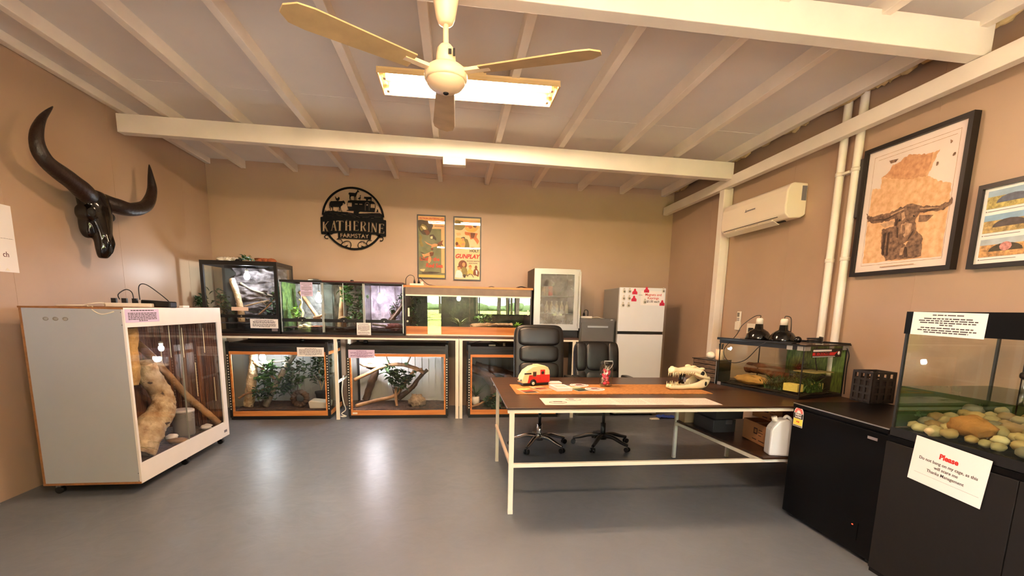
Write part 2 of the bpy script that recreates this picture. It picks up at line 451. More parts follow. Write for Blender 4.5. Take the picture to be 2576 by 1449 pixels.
loft(mb, [((sx-.02,sy,2.40),.05,.04), ((sx-.01,sy,2.385),.12,.075), ((sx,sy,2.34),.145,.095), ((sx+.01,sy,2.26),.135,.105), ((sx+.02,sy,2.18),.12,.10),
          ((sx+.03,sy,2.10),.10,.088), ((sx+.04,sy,2.03),.078,.075), ((sx+.045,sy,1.96),.066,.062), ((sx+.045,sy,1.90),.068,.056), ((sx+.04,sy,1.85),.06,.045), ((sx+.03,sy,1.82),.035,.03)])
for q in (-1, 1):
    mb.sq((sx-.0, sy+q*.092, 2.19), (.08,.06,.07), .8, .8, 16, 10)        # orbit
    mb.sq((sx-.02, sy+q*.072, 2.11), (.06,.045,.13), .8, .8, 16, 10)             # cheek bone
    mb.tube([(sx+.085, sy+q*.03, 2.05), (sx+.1, sy+q*.028, 1.95), (sx+.088, sy+q*.022, 1.865)], [.02,.026,.012], 8)
cr = mb.build('cranium', m_skull, r, fix=True)
md = cr.modifiers.new('blend', 'REMESH'); md.mode = 'VOXEL'; md.voxel_size = .007; md.use_smooth_shade = True
md = cr.modifiers.new('soft', 'SMOOTH'); md.iterations = 10; md.factor = .6
for q in (-1, 1): MB().sq((sx+.055, sy+q*.118, 2.19), (.03,.03,.036), 1, 1, 12, 8).build('eye_socket', m_blackm, r)
MB().sq((sx+.098, sy, 1.92), (.012,.022,.055), 1, 1, 12, 8).build('nose_opening', m_blackm, r)
def horn(pts, rad):
    P = [V(p) for p in pts]; out = []; rr = []
    for i in range(len(P)-1):
        p0, p1, p2, p3 = P[max(i-1,0)], P[i], P[i+1], P[min(i+2,len(P)-1)]
        for k in range(6):
            t = k/6
            out.append(.5*((2*p1)+(p2-p0)*t+(2*p0-5*p1+4*p2-p3)*t*t+(3*p1-p0-3*p2+p3)*t**3))
            rr.append((rad[i]*(1-t)+rad[i+1]*t)*(1+.02*sin(i*6+k)))
    out.append(P[-1]); rr.append(rad[-1])
    return MB().tube(out, rr, 14)
horn([(-3.09,4.62,2.33),(-3.02,4.47,2.335),(-3.0,4.31,2.385),(-3.01,4.11,2.47),(-3.02,4.065,2.60),(-3.02,4.13,2.76),(-3.02,4.255,2.90)],
     [.07,.075,.066,.055,.045,.028,.004]).build('horn', m_horn, r)
horn([(-3.09,4.76,2.32),(-3.03,4.87,2.30),(-3.0,5.03,2.305),(-3.0,5.25,2.39),(-3.01,5.38,2.55),(-3.02,5.40,2.70),(-3.03,5.41,2.81)],
     [.07,.07,.06,.055,.044,.026,.004]).build('horn', m_horn, r)

# ------------------------------------------------------------------ printed sheets
def notice(name, label, M, w, h, rows, paper=None, ink=None, cat='notice', margin=.08, group=None, seed=0, lean=0, thick=.0006):
    """paper sheet with lines of unreadably small print; rows = list of (relative y, relative length, line height)"""
    rnd = random.Random(seed+len(label))
    paper = paper or m_paper; ink = ink or m_ink
    o = M.to_translation()
    s = MB(M).box(-w/2, w/2, -h/2, h/2, 0, thick).build(name, paper, None, label=label, cat=cat, group=group, org=o)
    if rows:
        t = MB(M)
        for (ry, rl, rh) in rows:
            L = w*(1-2*margin)*rl; x = -L/2; y = h/2-ry*h
            while x < L/2-.004*w:
                q = min(rnd.uniform(.03,.11)*w, L/2-x)
                t.box(x, x+q, y-rh*h/2, y+rh*h/2, thick, thick+.0004); x += q+.014*w
        t.build('lettering', ink, s)
    return s
def para(y0, y1, n, h=.05, last=.6):
    return [(y0+(y1-y0)*i/max(1,n-1), (last if i == n-1 else 1), h) for i in range(n)]

s = notice('paper_notice', 'white paper sheets pinned to the left wall at the picture edge', f_left(FX+.002, 3.9, 1.885), .29, .48, [(.5,1.08,.004)], cat='notice')
text_mb('ch', .055, f_left(FX+.003, 3.955, 1.77)).build('lettering', mat('maroon_ink', (96,36,40), .7), s)
MB(f_left(FX+.003, 3.95, 1.655)).prism([(-.02,0,0),(.0,.02,0),(.02,0,0)], (0,0,.001)).build('corner_tape', m_white, s)

# ------------------------------------------------------------------ cabinet on castors (left)
cx0, cx1, cy0, cy1, cz0, cz1 = -3.035, -2.36, 3.742, 5.17, .078, 1.405
r = thing('reptile_cabinet', 'large pale grey melamine reptile cabinet on castors with sliding glass front', 'cabinet', ((cx0+cx1)/2, (cy0+cy1)/2, 0))
m_edge = mat('chipboard_edge', (150,104,62), .7, var=.15, scale=40)
m_mel = mat('white_melamine', (238,232,226), .35, var=.02)
MB().box(cx0+.016, cx1-.016, cy0, cy0+.016, cz0+.016, cz1-.006).build('side_panel', m_grey, r)
MB().box(cx0, cx0+.016, cy0-.001, cy1, cz0, cz1-.004).build('back_panel', [m_edge], r)
MB().box(cx0+.016, cx1-.018, cy1-.016, cy1, cz0+.016, cz1-.016).build('side_panel', m_grey, r)
MB().box(cx0, cx1-.004, cy0-.004, cy1, cz0, cz0+.016).build('base_board', m_edge, r)
MB().box(cx0-.004, cx1-.002, cy0-.004, cy1, cz1-.012, cz1).build('top_board', mat('top_chipboard', (150,100,58), .7, var=.15, scale=30), r)
ff = MB()
ff.box(cx1-.016, cx1, cy0, cy1, 1.262, cz1).box(cx1-.016, cx1, cy0, cy1, cz0+.002, .232)
ff.box(cx1-.016, cx1, cy0, cy0+.022, .23, 1.264).box(cx1-.016, cx1, cy1-.075, cy1, .23, 1.264)
ff = ff.build('front_frame', m_mel, r, bevel=.001)
MB().box(cx1-.0005, cx1+.001, 5.06, 5.12, .125, .15).build('sticker', m_inkl, ff)
mb = MB()
for z in (.10, .16, 1.28, 1.37): mb.cyl((cx1-.02,cy0-.001,z), (cx1-.02,cy0+.002,z), .003, n=8)
mb.build('screw', m_frame, r)
for i, (y0, y1, x) in enumerate(((cy0+.02,4.44,cx1-.014), (4.39,cy1-.073,cx1-.009))):
    MB().box(x, x+.004, y0, y1, .225, 1.268).build('sliding_glass', m_glass, r)
MB().box(cx1-.016, cx1-.006, 4.436, 4.441, .232, 1.262).build('glass_edge', mat('glass_edge', (140,140,128), .2), r)
m_reed = mat('brown_reed', (116,70,44), .7, col2=(70,40,26), scale=3, stretch=(14,14,.8), bump=.6, bscale=8)
mb = MB()
y = cy0+.03; 
while y < cy1-.03:
    w = random.uniform(.010,.02); mb.cyl((cx0+.03,y,cz0+.02), (cx0+.03,y,cz1-.02), w*.55, n=6); y += w
x = cx0+.04
while x < cx1-.04:
    w = random.uniform(.010,.02); mb.cyl((x,cy1-.03,cz0+.02), (x,cy1-.03,cz1-.02), w*.55, n=6); x += w
rs = mb.build('reed_screen', m_reed, r)
mb = MB()
for (x, z0, z1) in ((-2.93,.55,1.0),(-2.72,.9,1.2),(-2.62,.5,.85),(-2.52,.95,1.2),(-2.84,.9,1.22),(-2.45,.45,.7)):
    mb.box(x, x+.006, cy1-.045, cy1-.04, z0, z1)
mb.build('split_reeds', mat('pale_reed', (232,206,160), .6), rs)
MB().sheet(lambda u, v: V((cx0+.03+u*(cx1-cx0-.06), cy0+.02+v*(cy1-cy0-.05), cz0+.10+.02*noise.noise(V((u*5,v*9,0))))), 24, 40).build('leaf_litter', m_soil, r, kind='stuff')
for (x, y) in ((-2.975,3.80),(-2.42,4.43),(-2.42,5.09),(-2.97,5.05)):
    c = MB().cyl((x,y,.075),(x,y,.045),.016,n=10); c.box(x-.016,x+.016,y-.014,y+.014,.03,.062); c.box(x-.022,x+.022,y-.022,y+.022,.07,.079)
    c = c.build('caster', m_silver, r)
    MB().cyl((x+.006,y-.02,.026),(x+.006,y+.02,.026),.026,n=16).build('wheel', m_black, c)
for i in range(3): MB().sq((-2.87+.063*i, cy0-.003, 1.318), (.02,.004,.014), 1, 1, 12, 6).build('suction_hook', glassy('clear_plastic', (.93,.9,.84), .1), r)
notice('paper_notice', 'small printed notice stuck on the white top rail of the wheeled cabinet', f_left(cx1+.001, 3.95, 1.345), .40, .098, [(.1,.8,.07)]+para(.3,.88,6,.06,.3), m_lilac, m_ink, seed=2)

def path(pts, n=6):
    P = [V(p) for p in pts]; out = []
    for i in range(len(P)-1):
        p0, p1, p2, p3 = P[max(i-1,0)], P[i], P[i+1], P[min(i+2,len(P)-1)]
        for k in range(n):
            t = k/n; out.append(.5*((2*p1)+(p2-p0)*t+(2*p0-5*p1+4*p2-p3)*t*t+(3*p1-p0-3*p2+p3)*t**3))
    return out+[P[-1]]
def branch(name, label, pts, r0, r1, m, cat='branch', group=None, jit=.12, n=10, twigs=0, parent=None):
    q = path(pts); k = len(q)
    nn = 26 if max(r0,r1) > .05 else (16 if max(r0,r1) > .02 else 8)
    q = path(pts, 14 if max(r0,r1) > .05 else 8); k = len(q)
    o = MB().tube(q, [r0+(r1-r0)*i/(k-1) for i in range(k)], nn)
    sd = random.uniform(0,50); f = .55/max(r0,r1)
    for i in range(k):
        for j in range(nn):
            v = o.v[i*nn+j]; d = v-q[i]; p = V((v.x*f, v.y*f, v.z*f*.6))+V((sd,sd,0))
            g = noise.noise(p*.8)*1.6+noise.noise(p*2.3)+.6*(1-2*abs(noise.noise(p*4.1)))
            o.v[i*nn+j] = q[i]+d*(1+jit*1.5*g)
    for t in range(twigs):
        a = q[random.randrange(2, k-1)]; d = V((random.uniform(-1,1), random.uniform(-.5,.5), random.uniform(.2,1))).normalized()
        L = random.uniform(.06,.15); o.tube([a, a+d*L*.5, a+d*L+V((0,0,.01))], [r1*.5, r1*.35, r1*.15], 6)
    return o.build(name, m, parent, label=label, cat=cat, group=group)
def leaves(mb, c, n, spread, L, W, m=0, up=.2):
    n = int(n*1.7); L *= 1.15; W *= 1.3
    for i in range(n):
        p = V(c)+V((random.gauss(0,spread[0]), random.gauss(0,spread[1]), random.gauss(0,spread[2])))
        mb.leaf(p, (random.uniform(-1,1), random.uniform(-1,1), random.uniform(-.6,1)+up), L*random.uniform(.6,1.2), W*random.uniform(.7,1.2), m)
    return mb
def plant(name, label, base, clusters, m, stem_m=None, L=.06, W=.045, cat='plant', group=None, n=16, sp=.04):
    """leafy plant: one stem to each cluster, one foliage mesh"""
    r = thing(name, label, cat, base, group)
    st = MB(); fo = MB(); b = V(base)
    for c in clusters:
        c = V(c); mid = (b+c)/2+V((random.uniform(-.02,.02), random.uniform(-.02,.02), .02))
        st.tube(path([b, mid, c], 4), .004, 6); leaves(fo, c, n, (sp,sp,sp), L, W)
    st.build('stem', stem_m or m_dbark, r); fo.build('foliage', m, r)
    return r
def tuft(name, label, base, n, L, W, m, cat='plant', bend=.8, up=1.1):
    r = thing(name, label, cat, base); mb = MB()
    for i in range(n):
        a = random.uniform(0, 2*pi); mb.blade(base, (cos(a), sin(a), random.uniform(.5,1.2)*up), L*random.uniform(.6,1.1), W, bend)
    mb.build('blades', m, r)
    return r
def bulb_lamp(name, label, p, k=60, col=(.86,.94,1.0), r=.032, cat='lamp', top=None, group=None):
    o = thing(name, label, cat, (p[0], p[1], p[2]+.07), group)
    k *= .65
    MB().lathe(p, [(.006,-r*1.25),(r*.7,-r),(r,-r*.2),(r*.9,r*.4),(r*.5,r),(.012,r*1.5)], 16).build('bulb', emis('bulb_%d_%d' % (k, int(col[0]*100)), col, k), o)
    MB().cyl((p[0],p[1],p[2]+r*1.3), (p[0],p[1],p[2]+r*1.3+.035), .018, n=14).build('socket', m_white, o)
    if top: MB().tube([(p[0],p[1],p[2]+r*1.3+.03), (p[0],p[1],top)], .004, 6).build('cord', m_black, o)
    return o

# inside the cabinet
branch('hollow_log', 'thick cream weathered log leaning behind the cabinet glass', [(-2.60,4.12,.19),(-2.58,4.24,.34),(-2.58,4.42,.50),(-2.62,4.52,.64),(-2.66,4.44,.80),(-2.66,4.40,.93)], .118, .07, m_bark, 'log', n=16, jit=.14)
branch('branch', 'smooth brown branch slanting across the cabinet behind the cream log', [(-2.82,4.42,1.20),(-2.76,4.62,1.0),(-2.74,4.78,.84),(-2.62,4.92,.55),(-2.48,5.04,.32),(-2.42,5.09,.22)], .036, .03, m_branch, n=12, jit=.04)
branch('cork_bark', 'sunlit tan cork bark tube at the top left corner of the cabinet', [(-2.56,3.98,.80),(-2.56,4.0,1.02),(-2.55,3.98,1.26)], .085, .115, mat('tan_cork', (228,186,116), .9, col2=(150,110,64), scale=8, bump=.8, bscale=20), 'bark', n=16, jit=.1)
r = thing('bucket', 'grey lidded bucket on the litter in the cabinet', 'bucket', (-2.60, 4.80, .175))
MB().lathe((-2.6,4.8,0), [(.082,.175),(.088,.19),(.094,.40),(.094,.41),(.08,.41)], 24).build('tub', mat('grey_tub', (134,128,122), .4), r)
MB().lathe((-2.6,4.8,0), [(.097,.405),(.097,.425),(.09,.43),(.05,.43)], 24).build('lid', mat('pale_lid', (206,200,194), .4), r)
tuft('dry_plant', 'yellow dry spiky plant low behind the left edge of the cabinet glass', (-2.72,4.18,.19), 26, .34, .02, m_straw, up=1.6)
for i, (x, y) in enumerate(((-2.62,4.62),(-2.5,5.0))):
    MB().rock((x,y,.205), (.05,.06,.03), .3, 2, 10, 7, seed=i+3).build('pale_stone', mat('white_stone', (222,214,204), .8, var=.1), label=['pale stone left of the grey bucket in the cabinet','pale stone right of the grey bucket in the cabinet'][i], cat='stone')
MB().rock((-2.5,4.5,.2), (.1,.05,.025), .4, 3, 12, 8, seed=8).build('flat_bark', m_branch, label='flat piece of bark on the litter at the front of the cabinet', cat='bark')
bulb_lamp('heat_lamp', 'glowing lamp hanging inside the large wheeled cabinet', (-2.76,4.84,1.02), 45, top=1.39, r=.024)

# on top of the cabinet
zt = cz1+.0005
r = thing('power_board', 'white power board on the wheeled cabinet top', 'power board', (-2.63,4.25,zt))
T = Matrix.Translation((-2.63,4.25,zt)) @ Matrix.Rotation(radians(12), 4, 'Z')
MB(T).box(-.16,.16,-.03,.03,0,.032).build('body', m_white, r, bevel=.006)
for x in (-.1,-.03,.04):
    MB(T).box(x-.016,x+.016,-.016,.016,.032,.07).build('plug', m_black, r)
mb = MB(); mb.tube(path([(-2.70,4.25,zt+.06),(-2.70,4.24,zt+.10),(-2.66,4.27,zt+.14),(-2.61,4.26,zt+.12),(-2.60,4.26,zt+.06)]), .004, 6)
mb.tube(path([(-2.56,4.27,zt+.06),(-2.575,4.30,zt+.17),(-2.52,4.30,zt+.185),(-2.43,4.32,zt+.11),(-2.40,4.38,zt+.05)]), .004, 6)
mb.build('plug_cord', m_black, r)
MB(Matrix.Translation((-2.47,4.36,zt)) @ Matrix.Rotation(radians(-6), 4, 'Z') @ Matrix.Rotation(radians(3), 4, 'Y')).box(-.12,.12,-.045,.045,.004,.055).build('power_adapter', m_black, bevel=.008, label='black power adapter brick lying on the wheeled cabinet', cat='adapter')
MB().tube(path([(-2.95,3.95,zt+.004),(-2.85,3.92,zt+.008),(-2.78,4.0,zt+.01),(-2.70,3.9,zt+.004),(-2.60,3.80,zt+.004),(-2.56,3.738,zt-.02),(-2.50,3.735,zt-.05),(-2.42,3.735,zt-.03)]), .004, 6).build('white_cable', m_white, label='white cable trailing over the near edge of the wheeled cabinet', cat='cable')
MB().tube(path([(-2.88,4.1,zt+.004),(-2.80,4.05,zt+.02),(-2.74,4.12,zt+.03),(-2.78,4.2,zt+.004)]), .004, 6).build('white_cable', m_white, label='short loop of white cable beside the power board on the cabinet', cat='cable')
MB().box(-2.40,-2.365,4.52,4.62,zt,zt+.018).build('white_block', m_mel, bevel=.003, label='small white block near the front right of the cabinet top', cat='block')
# ------------------------------------------------------------------ benches along the back wall
ZB = 1.085
def bench(label, x0, x1, legs):
    r = thing('steel_bench', label, 'bench', ((x0+x1)/2, 6.5, 0))
    MB().box(x0, x1, 6.125, 6.96, ZB-.024, ZB).build('bench_top', m_brown, r)
    mb = MB()
    mb.box(x0, x1, 6.13, 6.155, ZB-.05, ZB-.0245).box(x0, x1, 6.93, 6.955, ZB-.05, ZB-.0245)
    for x in legs: mb.box(x-.0125, x+.0125, 6.155, 6.93, ZB-.05, ZB-.0245)
    mb.build('rail', m_steel, r)
    for x in legs:
        for y in (6.131, 6.929):
            MB().box(x-.02, x+.02, y, y+.025, 0, ZB-.05).build('leg', m_steel, r)
        MB().box(x-.0125, x+.0125, 6.156, 6.929, .47, .495).build('stretcher', m_steel, r)
    return r
bench('long cream steel bench with thin brown top under the left glass tanks', -3.18, .068, [-3.14, -1.475, .045])
bench('cream steel bench under the wooden vivarium and the small bar fridge', .072, 1.655, [.095, 1.6])

# ------------------------------------------------------------------ glass tanks on the bench
def rockwall(x0, x1, z0, z1, y, amp, fr, stretch=(1,1), nu=60, nv=44, seed=0):
    def fn(u, v):
        x = x0+(x1-x0)*u; z = z0+(z1-z0)*v
        d = noise.noise(V((x*fr*stretch[0], z*fr*stretch[1], seed)))+.5*noise.noise(V((x*fr*2.3*stretch[0], z*fr*2.3*stretch[1], seed+5)))
        rid = 1-abs(noise.noise(V((x*fr*1.3*stretch[0]+9, z*fr*1.6*stretch[1], seed))))*2
        return V((x, y-amp*(.6+d*.6+rid*.5), z))
    return MB().sheet(fn, nu, nv)
def substrate(x0, x1, y0, y1, z, m, parent, amp=.02):
    MB().sheet(lambda u, v: V((x0+u*(x1-x0), y0+v*(y1-y0), z+amp*noise.noise(V((u*6+x0,v*6,z))))), 24, 14).build('substrate', m, parent, kind='stuff')
def tank(name, label, x0, x1, y0, y1, z0, z1, cat='terrarium', e=.02, top=.05, low=.10, fm=None, band=None, group=None, doors=1, edge=None, lip=True):
    fm = fm or m_black; edge = edge or fm
    r = thing(name, label, cat, ((x0+x1)/2, (y0+y1)/2, z0), group)
    MB().box(x0, x1, y0, y1, z0, z0+.025).build('base_frame', fm, r)
    mb = MB(); mb.box(x0, x1, y0, y0+.025, z1-top, z1).box(x0, x1, y1-.025, y1, z1-top, z1).box(x0, x0+.025, y0+.025, y1-.025, z1-top, z1).box(x1-.025, x1, y0+.025, y1-.025, z1-top, z1)
    mb.build('top_frame', fm, r)
    for (x, y) in ((x0,y0),(x1-e,y0),(x0,y1-e),(x1-e,y1-e)):
        MB().box(x, x+e, y, y+e, z0+.025, z1-top).build('corner_post', edge, r)
    MB().box(x0+.004, x1-.004, y0+.025, y1-.025, z1-.012, z1-.008).build('mesh_top', glassy('dark_mesh', (.45,.45,.45), .02), r)
    g0 = z0+.025
    if band:
        b = MB().box(x0+e, x1-e, y0-.004, y0+.012, z0+band[0], z0+band[1])
        if lip:
            xm = (x0+x1)/2
            b.prism([(xm+.045*cos(pi*k/8), y0-.004, z0+band[1]-.002+.022*sin(pi*k/8)) for k in range(9)], (0,.014,0))
        b = b.build('vent_band', fm, r)
        MB().cyl((xm if lip else (x0+x1)/2, y0-.004, z0+(band[0]+band[1])/2), ((x0+x1)/2, y0-.010, z0+(band[0]+band[1])/2), .007, n=10).build('lock_knob', m_silver, b)
        MB().box(x0+e, x1-e, y0+.004, y0+.008, z0+.025, z0+band[0]).build('lower_glass', m_glass, r)
        g0 = z0+band[1]
    w = (x1-x0-2*e)/doors
    for i in range(doors):
        MB().box(x0+e+w*i+.001, x0+e+w*(i+1)-.001, y0+.003, y0+.008, g0, z1-top).build('glass_door' if band else 'front_glass', m_glass, r)
        if i: MB().box(x0+e+w*i-.003, x0+e+w*i+.003, y0+.001, y0+.01, g0, z1-top).build('door_edge', mat('pale_edge', (196,204,196), .25), r)
    for x in (x0+.002, x1-.007):
        MB().box(x, x+.005, y0+e, y1-e, z0+.025, z1-top).build('side_glass', m_glassd, r)
    return r
m_rock = mat('grey_rock_liner', (128,118,118), .85, col2=(44,38,38), scale=9, bump=1, bscale=20)
YT, YR = 6.25, 6.85
# tall black terrarium at the left
A = tank('glass_terrarium', 'tall black framed terrarium with a grey rock liner at the left end of the bench', -3.05, -2.165, YT, YR, ZB, 1.965, e=.036, top=.052, band=(.195,.232), lip=False)
rockwall(-2.87, -2.2, ZB+.03, 1.91, 6.80, .085, 4.5, (1,2.0), 110, 90).build('rock_liner', m_rock, A)
MB().box(-3.01, -2.87, 6.80, 6.815, ZB+.03, 1.91).build('back_panel', mat('dark_panel', (52,54,50), .6), A)
substrate(-3.01, -2.2, YT+.03, 6.82, ZB+.12, m_soild, A)
MB().box(-2.72, -2.525, YT-.001, YT+.003, 1.365, 1.41).build('door_sticker', mat('peach_sticker', (236,206,182), .6), A, bevel=.0)
branch('branch', 'pale broken log standing inside the tall black terrarium', [(-2.82,6.55,1.76),(-2.77,6.52,1.62),(-2.71,6.48,1.40),(-2.70,6.46,1.22)], .034, .038, m_bark, jit=.08)
branch('branch', 'thin white stick lying across the tall black terrarium', [(-2.66,6.48,1.42),(-2.52,6.46,1.455),(-2.34,6.44,1.50)], .010, .007, m_bark, n=6, jit=.05)
branch('branch', 'thin green brown twig rising to the right in the tall black terrarium', [(-2.48,6.40,1.30),(-2.36,6.43,1.42),(-2.22,6.48,1.58)], .010, .006, m_branch, n=6, jit=.05, twigs=3)
branch('branch', 'curved grey root against the rock liner of the tall terrarium', [(-2.78,6.70,1.72),(-2.64,6.68,1.64),(-2.52,6.68,1.60),(-2.38,6.68,1.56)], .014, .009, m_branchg, n=7)
plant('leafy_plant', 'green trailing plant in the right corner of the tall black terrarium', (-2.32,6.55,ZB+.13), [(-2.34,6.52,1.34),(-2.26,6.50,1.44),(-2.42,6.50,1.28),(-2.30,6.45,1.52),(-2.48,6.50,1.22)], m_leafd, L=.06, W=.035, n=14, sp=.045)
plant('leafy_plant', 'dark leafy plant in the left corner of the tall black terrarium', (-2.92,6.55,ZB+.13), [(-2.92,6.52,1.45),(-2.86,6.54,1.34),(-2.96,6.50,1.55)], m_leafd, L=.07, W=.04, n=14, sp=.05)
bulb_lamp('basking_lamp', 'glowing white bulb in the tall black terrarium', (-2.615,6.50,1.80), 110, top=1.952, r=.036)
plant('bushy_plant', 'dark bushy fake plant squeezed between the left wall and the tall terrarium', (-3.14,6.42,ZB), [(-3.15,6.4,1.44),(-3.13,6.4,1.36),(-3.16,6.42,1.28),(-3.13,6.42,1.5)], m_leafd, L=.055, W=.03, n=26, sp=.03)
zt = 1.966
mb = MB()
for i in range(5): mb.rock((-2.87+.045*i, 6.4+.02*(i%2), zt+.022), (.045,.05,.03), .6, 3, 10, 7, seed=i+20)
mb.build('crumpled_plastic', mat('crumpled_white', (236,228,212), .5), label='crumpled white plastic on top of the tall black terrarium', cat='plastic')
r = thing('plant_sprig', 'small green sprig lying on top of the tall terrarium', 'plant', (-2.56,6.4,zt))
leaves(MB(), (-2.56,6.4,zt+.03), 16, (.045,.03,.012), .07, .03, up=.3).build('foliage', m_leaf, r)
mb = MB()
for i in range(3): mb.rock((-2.42+.07*i, 6.42, zt+.025), (.06,.05,.03), .5, 3, 10, 7, seed=i+30)
mb.build('cork_piece', mat('rust_cork', (164,92,56), .9, var=.25, scale=14), label='rust brown cork piece on top of the tall terrarium', cat='bark')
MB().sq((-2.65,6.38,zt+.016), (.04,.03,.016), .5, .5, 14, 8).build('black_case', m_black, label='small black case between plastic and sprig on the tall terrarium', cat='case')
n1 = notice('paper_notice', 'white printed notice on the front of the tall black terrarium', f_back(-2.345,YT-.006,1.21), .33, .115, [(.14,.8,.07),(.3,.95,.09),(.42,.95,.07)]+para(.55,.85,5,.05,.45), m_paper, m_inkl, seed=5)
MB(f_back(-2.225,YT-.006,1.135)).box(-.035,.035,-.018,.018,0,.001).build('price_tag', m_inkl, label='small grey tag under the notice on the tall terrarium', cat='tag')

# three matching glass terrariums
m_rim = mat('dark_red_rim', (86,30,24), .4)
m_alu = mat('pale_aluminium', (186,192,186), .3, .6)
for i, (x0, x1, lab, nd) in enumerate(((-2.143,-1.638,'glass terrarium with a mossy side and a lamp, beside the tall black one',2), (-1.634,-1.134,'middle glass terrarium with upright bark and dark leaves',2), (-1.130,-.640,'glass terrarium with a violet white lit bark wall beside the wooden vivarium',1))):
    t = tank('glass_terrarium', lab, x0, x1, YT, YR, ZB, 1.755, e=.012, top=.026, band=(.155,.195), group='three matching glass terrariums', doors=nd, edge=m_alu)
    MB().box(x0, x1, YT-.004, YT+.02, 1.742, 1.757).build('lid_rim', [m_blackm, m_rim, m_rim][i], t)
    substrate(x0+.01, x1-.01, YT+.02, 6.83, ZB+.08, [m_soil, m_soild, m_soild][i], t)
    if i == 0:
        rockwall(x0+.01, x1-.01, ZB+.03, 1.73, 6.82, .03, 7, (1,1), 40, 40, 3).build('stone_liner', mat('stone_liner', (150,148,142), .9, col2=(96,94,92), scale=14, bump=.7), t)
        MB().sheet(lambda u, v: V((x0+.02+.012*noise.noise(V((u*9,v*9,2))), YT+.03+u*.55, ZB+.03+v*.62)), 24, 30).build('moss_panel', mat('green_moss', (104,132,62), .95, col2=(54,82,36), scale=16, bump=1, bscale=40), t)
    elif i == 1:
        rockwall(x0+.01, x1-.01, ZB+.03, 1.73, 6.82, .05, 6, (1.6,.5), 40, 40, 8).build('bark_liner', mat('bark_liner', (112,96,80), .9, col2=(56,48,38), scale=9, bump=.9), t)
    else:
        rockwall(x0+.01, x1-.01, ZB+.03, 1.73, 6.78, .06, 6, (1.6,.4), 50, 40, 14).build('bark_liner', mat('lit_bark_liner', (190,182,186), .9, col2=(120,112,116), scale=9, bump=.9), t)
    g = glassy('clear_glass')
branch('branch', 'smooth brown branch leaning in the mossy terrarium', [(-2.02,6.6,1.62),(-1.92,6.56,1.50),(-1.80,6.5,1.34),(-1.74,6.46,1.27)], .022, .026, m_branch, jit=.05)
branch('branch', 'short forked tan root on the floor of the mossy terrarium', [(-1.80,6.42,1.28),(-1.72,6.42,1.31),(-1.65,6.44,1.34)], .022, .016, m_branch, jit=.1)
branch('twisted_vine', 'twisted yellow vine at the left of the mossy terrarium', [(-1.95,6.42,1.27),(-1.93,6.42,1.36),(-1.96,6.42,1.42),(-1.94,6.42,1.49),(-1.97,6.42,1.52)], .014, .012, mat('yellow_vine', (214,200,120), .6), 'vine', n=8)
plant('leafy_plant', 'lime green round leafed plant in the mossy terrarium', (-2.0,6.40,ZB+.09), [(-2.0,6.37,1.37),(-1.99,6.37,1.32),(-2.01,6.37,1.34)], m_leafy, L=.05, W=.05, n=10, sp=.016)
for i, (x, z) in enumerate(((-1.95,1.175),(-1.90,1.19),(-1.86,1.17),(-1.92,1.16))):
    MB().rock((x,6.36+.02*i,z), (.035,.03,.022), .35, 2.4, 10, 7, seed=i+40).build('pale_stone', mat('cream_stone', (214,198,166), .8, var=.12), label='cream stone in a heap on the mossy terrarium floor', cat='stone', group='cream stones in the mossy terrarium')
MB().sheet(lambda u, v: V((-1.83+u*.17, 6.29+v*.2, ZB+.098+.012*noise.noise(V((u*5,v*5,1))))), 10, 8).build('coco_mat', mat('rust_fibre', (176,96,60), .95, var=.2, scale=30, bump=.8), label='rust coloured fibre mat on the mossy terrarium floor', cat='mat')
bulb_lamp('basking_lamp', 'brightest white lamp hanging in the mossy terrarium', (-1.725,6.42,1.54), 90, top=1.745, r=.045)
branch('upright_log', 'upright tan bark trunk in the middle glass terrarium', [(-1.51,6.58,1.16),(-1.49,6.58,1.36),(-1.475,6.6,1.56),(-1.48,6.6,1.70)], .035, .022, m_branch, 'trunk', jit=.1)
plant('leafy_plant', 'bright green climbing plant beside the trunk in the middle terrarium', (-1.42,6.62,ZB+.09), [(-1.43,6.58,1.66),(-1.40,6.56,1.58),(-1.38,6.58,1.68),(-1.39,6.58,1.50)], m_leaf, L=.055, W=.045, n=16, sp=.03)
plant('leafy_plant', 'dark drooping leaves at the right of the middle terrarium', (-1.25,6.6,ZB+.09), [(-1.26,6.55,1.54),(-1.22,6.52,1.46),(-1.30,6.5,1.38),(-1.2,6.56,1.60)], m_leafd, L=.07, W=.04, n=14, sp=.04)
plant('leafy_plant', 'low green and yellow plant on the floor of the middle terrarium', (-1.27,6.42,ZB+.09), [(-1.28,6.4,1.31),(-1.22,6.4,1.30),(-1.33,6.42,1.28)], m_leaf, L=.05, W=.035, n=12, sp=.03)
MB().rock((-1.43,6.42,1.29), (.05,.05,.03), .4, 2, 12, 8, seed=4).build('cork_piece', m_branch, label='tan cork piece on the floor of the middle terrarium', cat='bark')
MB().tube([(-1.42,6.42,1.17),(-1.42,6.42,1.28)], .03, 10, m=0).build('stump', m_dbark, label='small dark stump under the cork piece in the middle terrarium', cat='stump')
bulb_lamp('basking_lamp', 'violet white lamp in the terrarium beside the wooden vivarium', (-.955,6.40,1.54), 62, (.86,.78,1.0), .04, top=1.745)
branch('branch', 'dark root rising to the right in the violet lit terrarium', [(-.86,6.5,1.24),(-.78,6.5,1.34),(-.70,6.5,1.44),(-.665,6.52,1.56)], .03, .022, m_dbark, twigs=4)
branch('branch', 'thin grey stick crossing the dark root in the violet lit terrarium', [(-.85,6.44,1.25),(-.76,6.44,1.36),(-.66,6.46,1.50)], .010, .008, m_branchg, n=6)
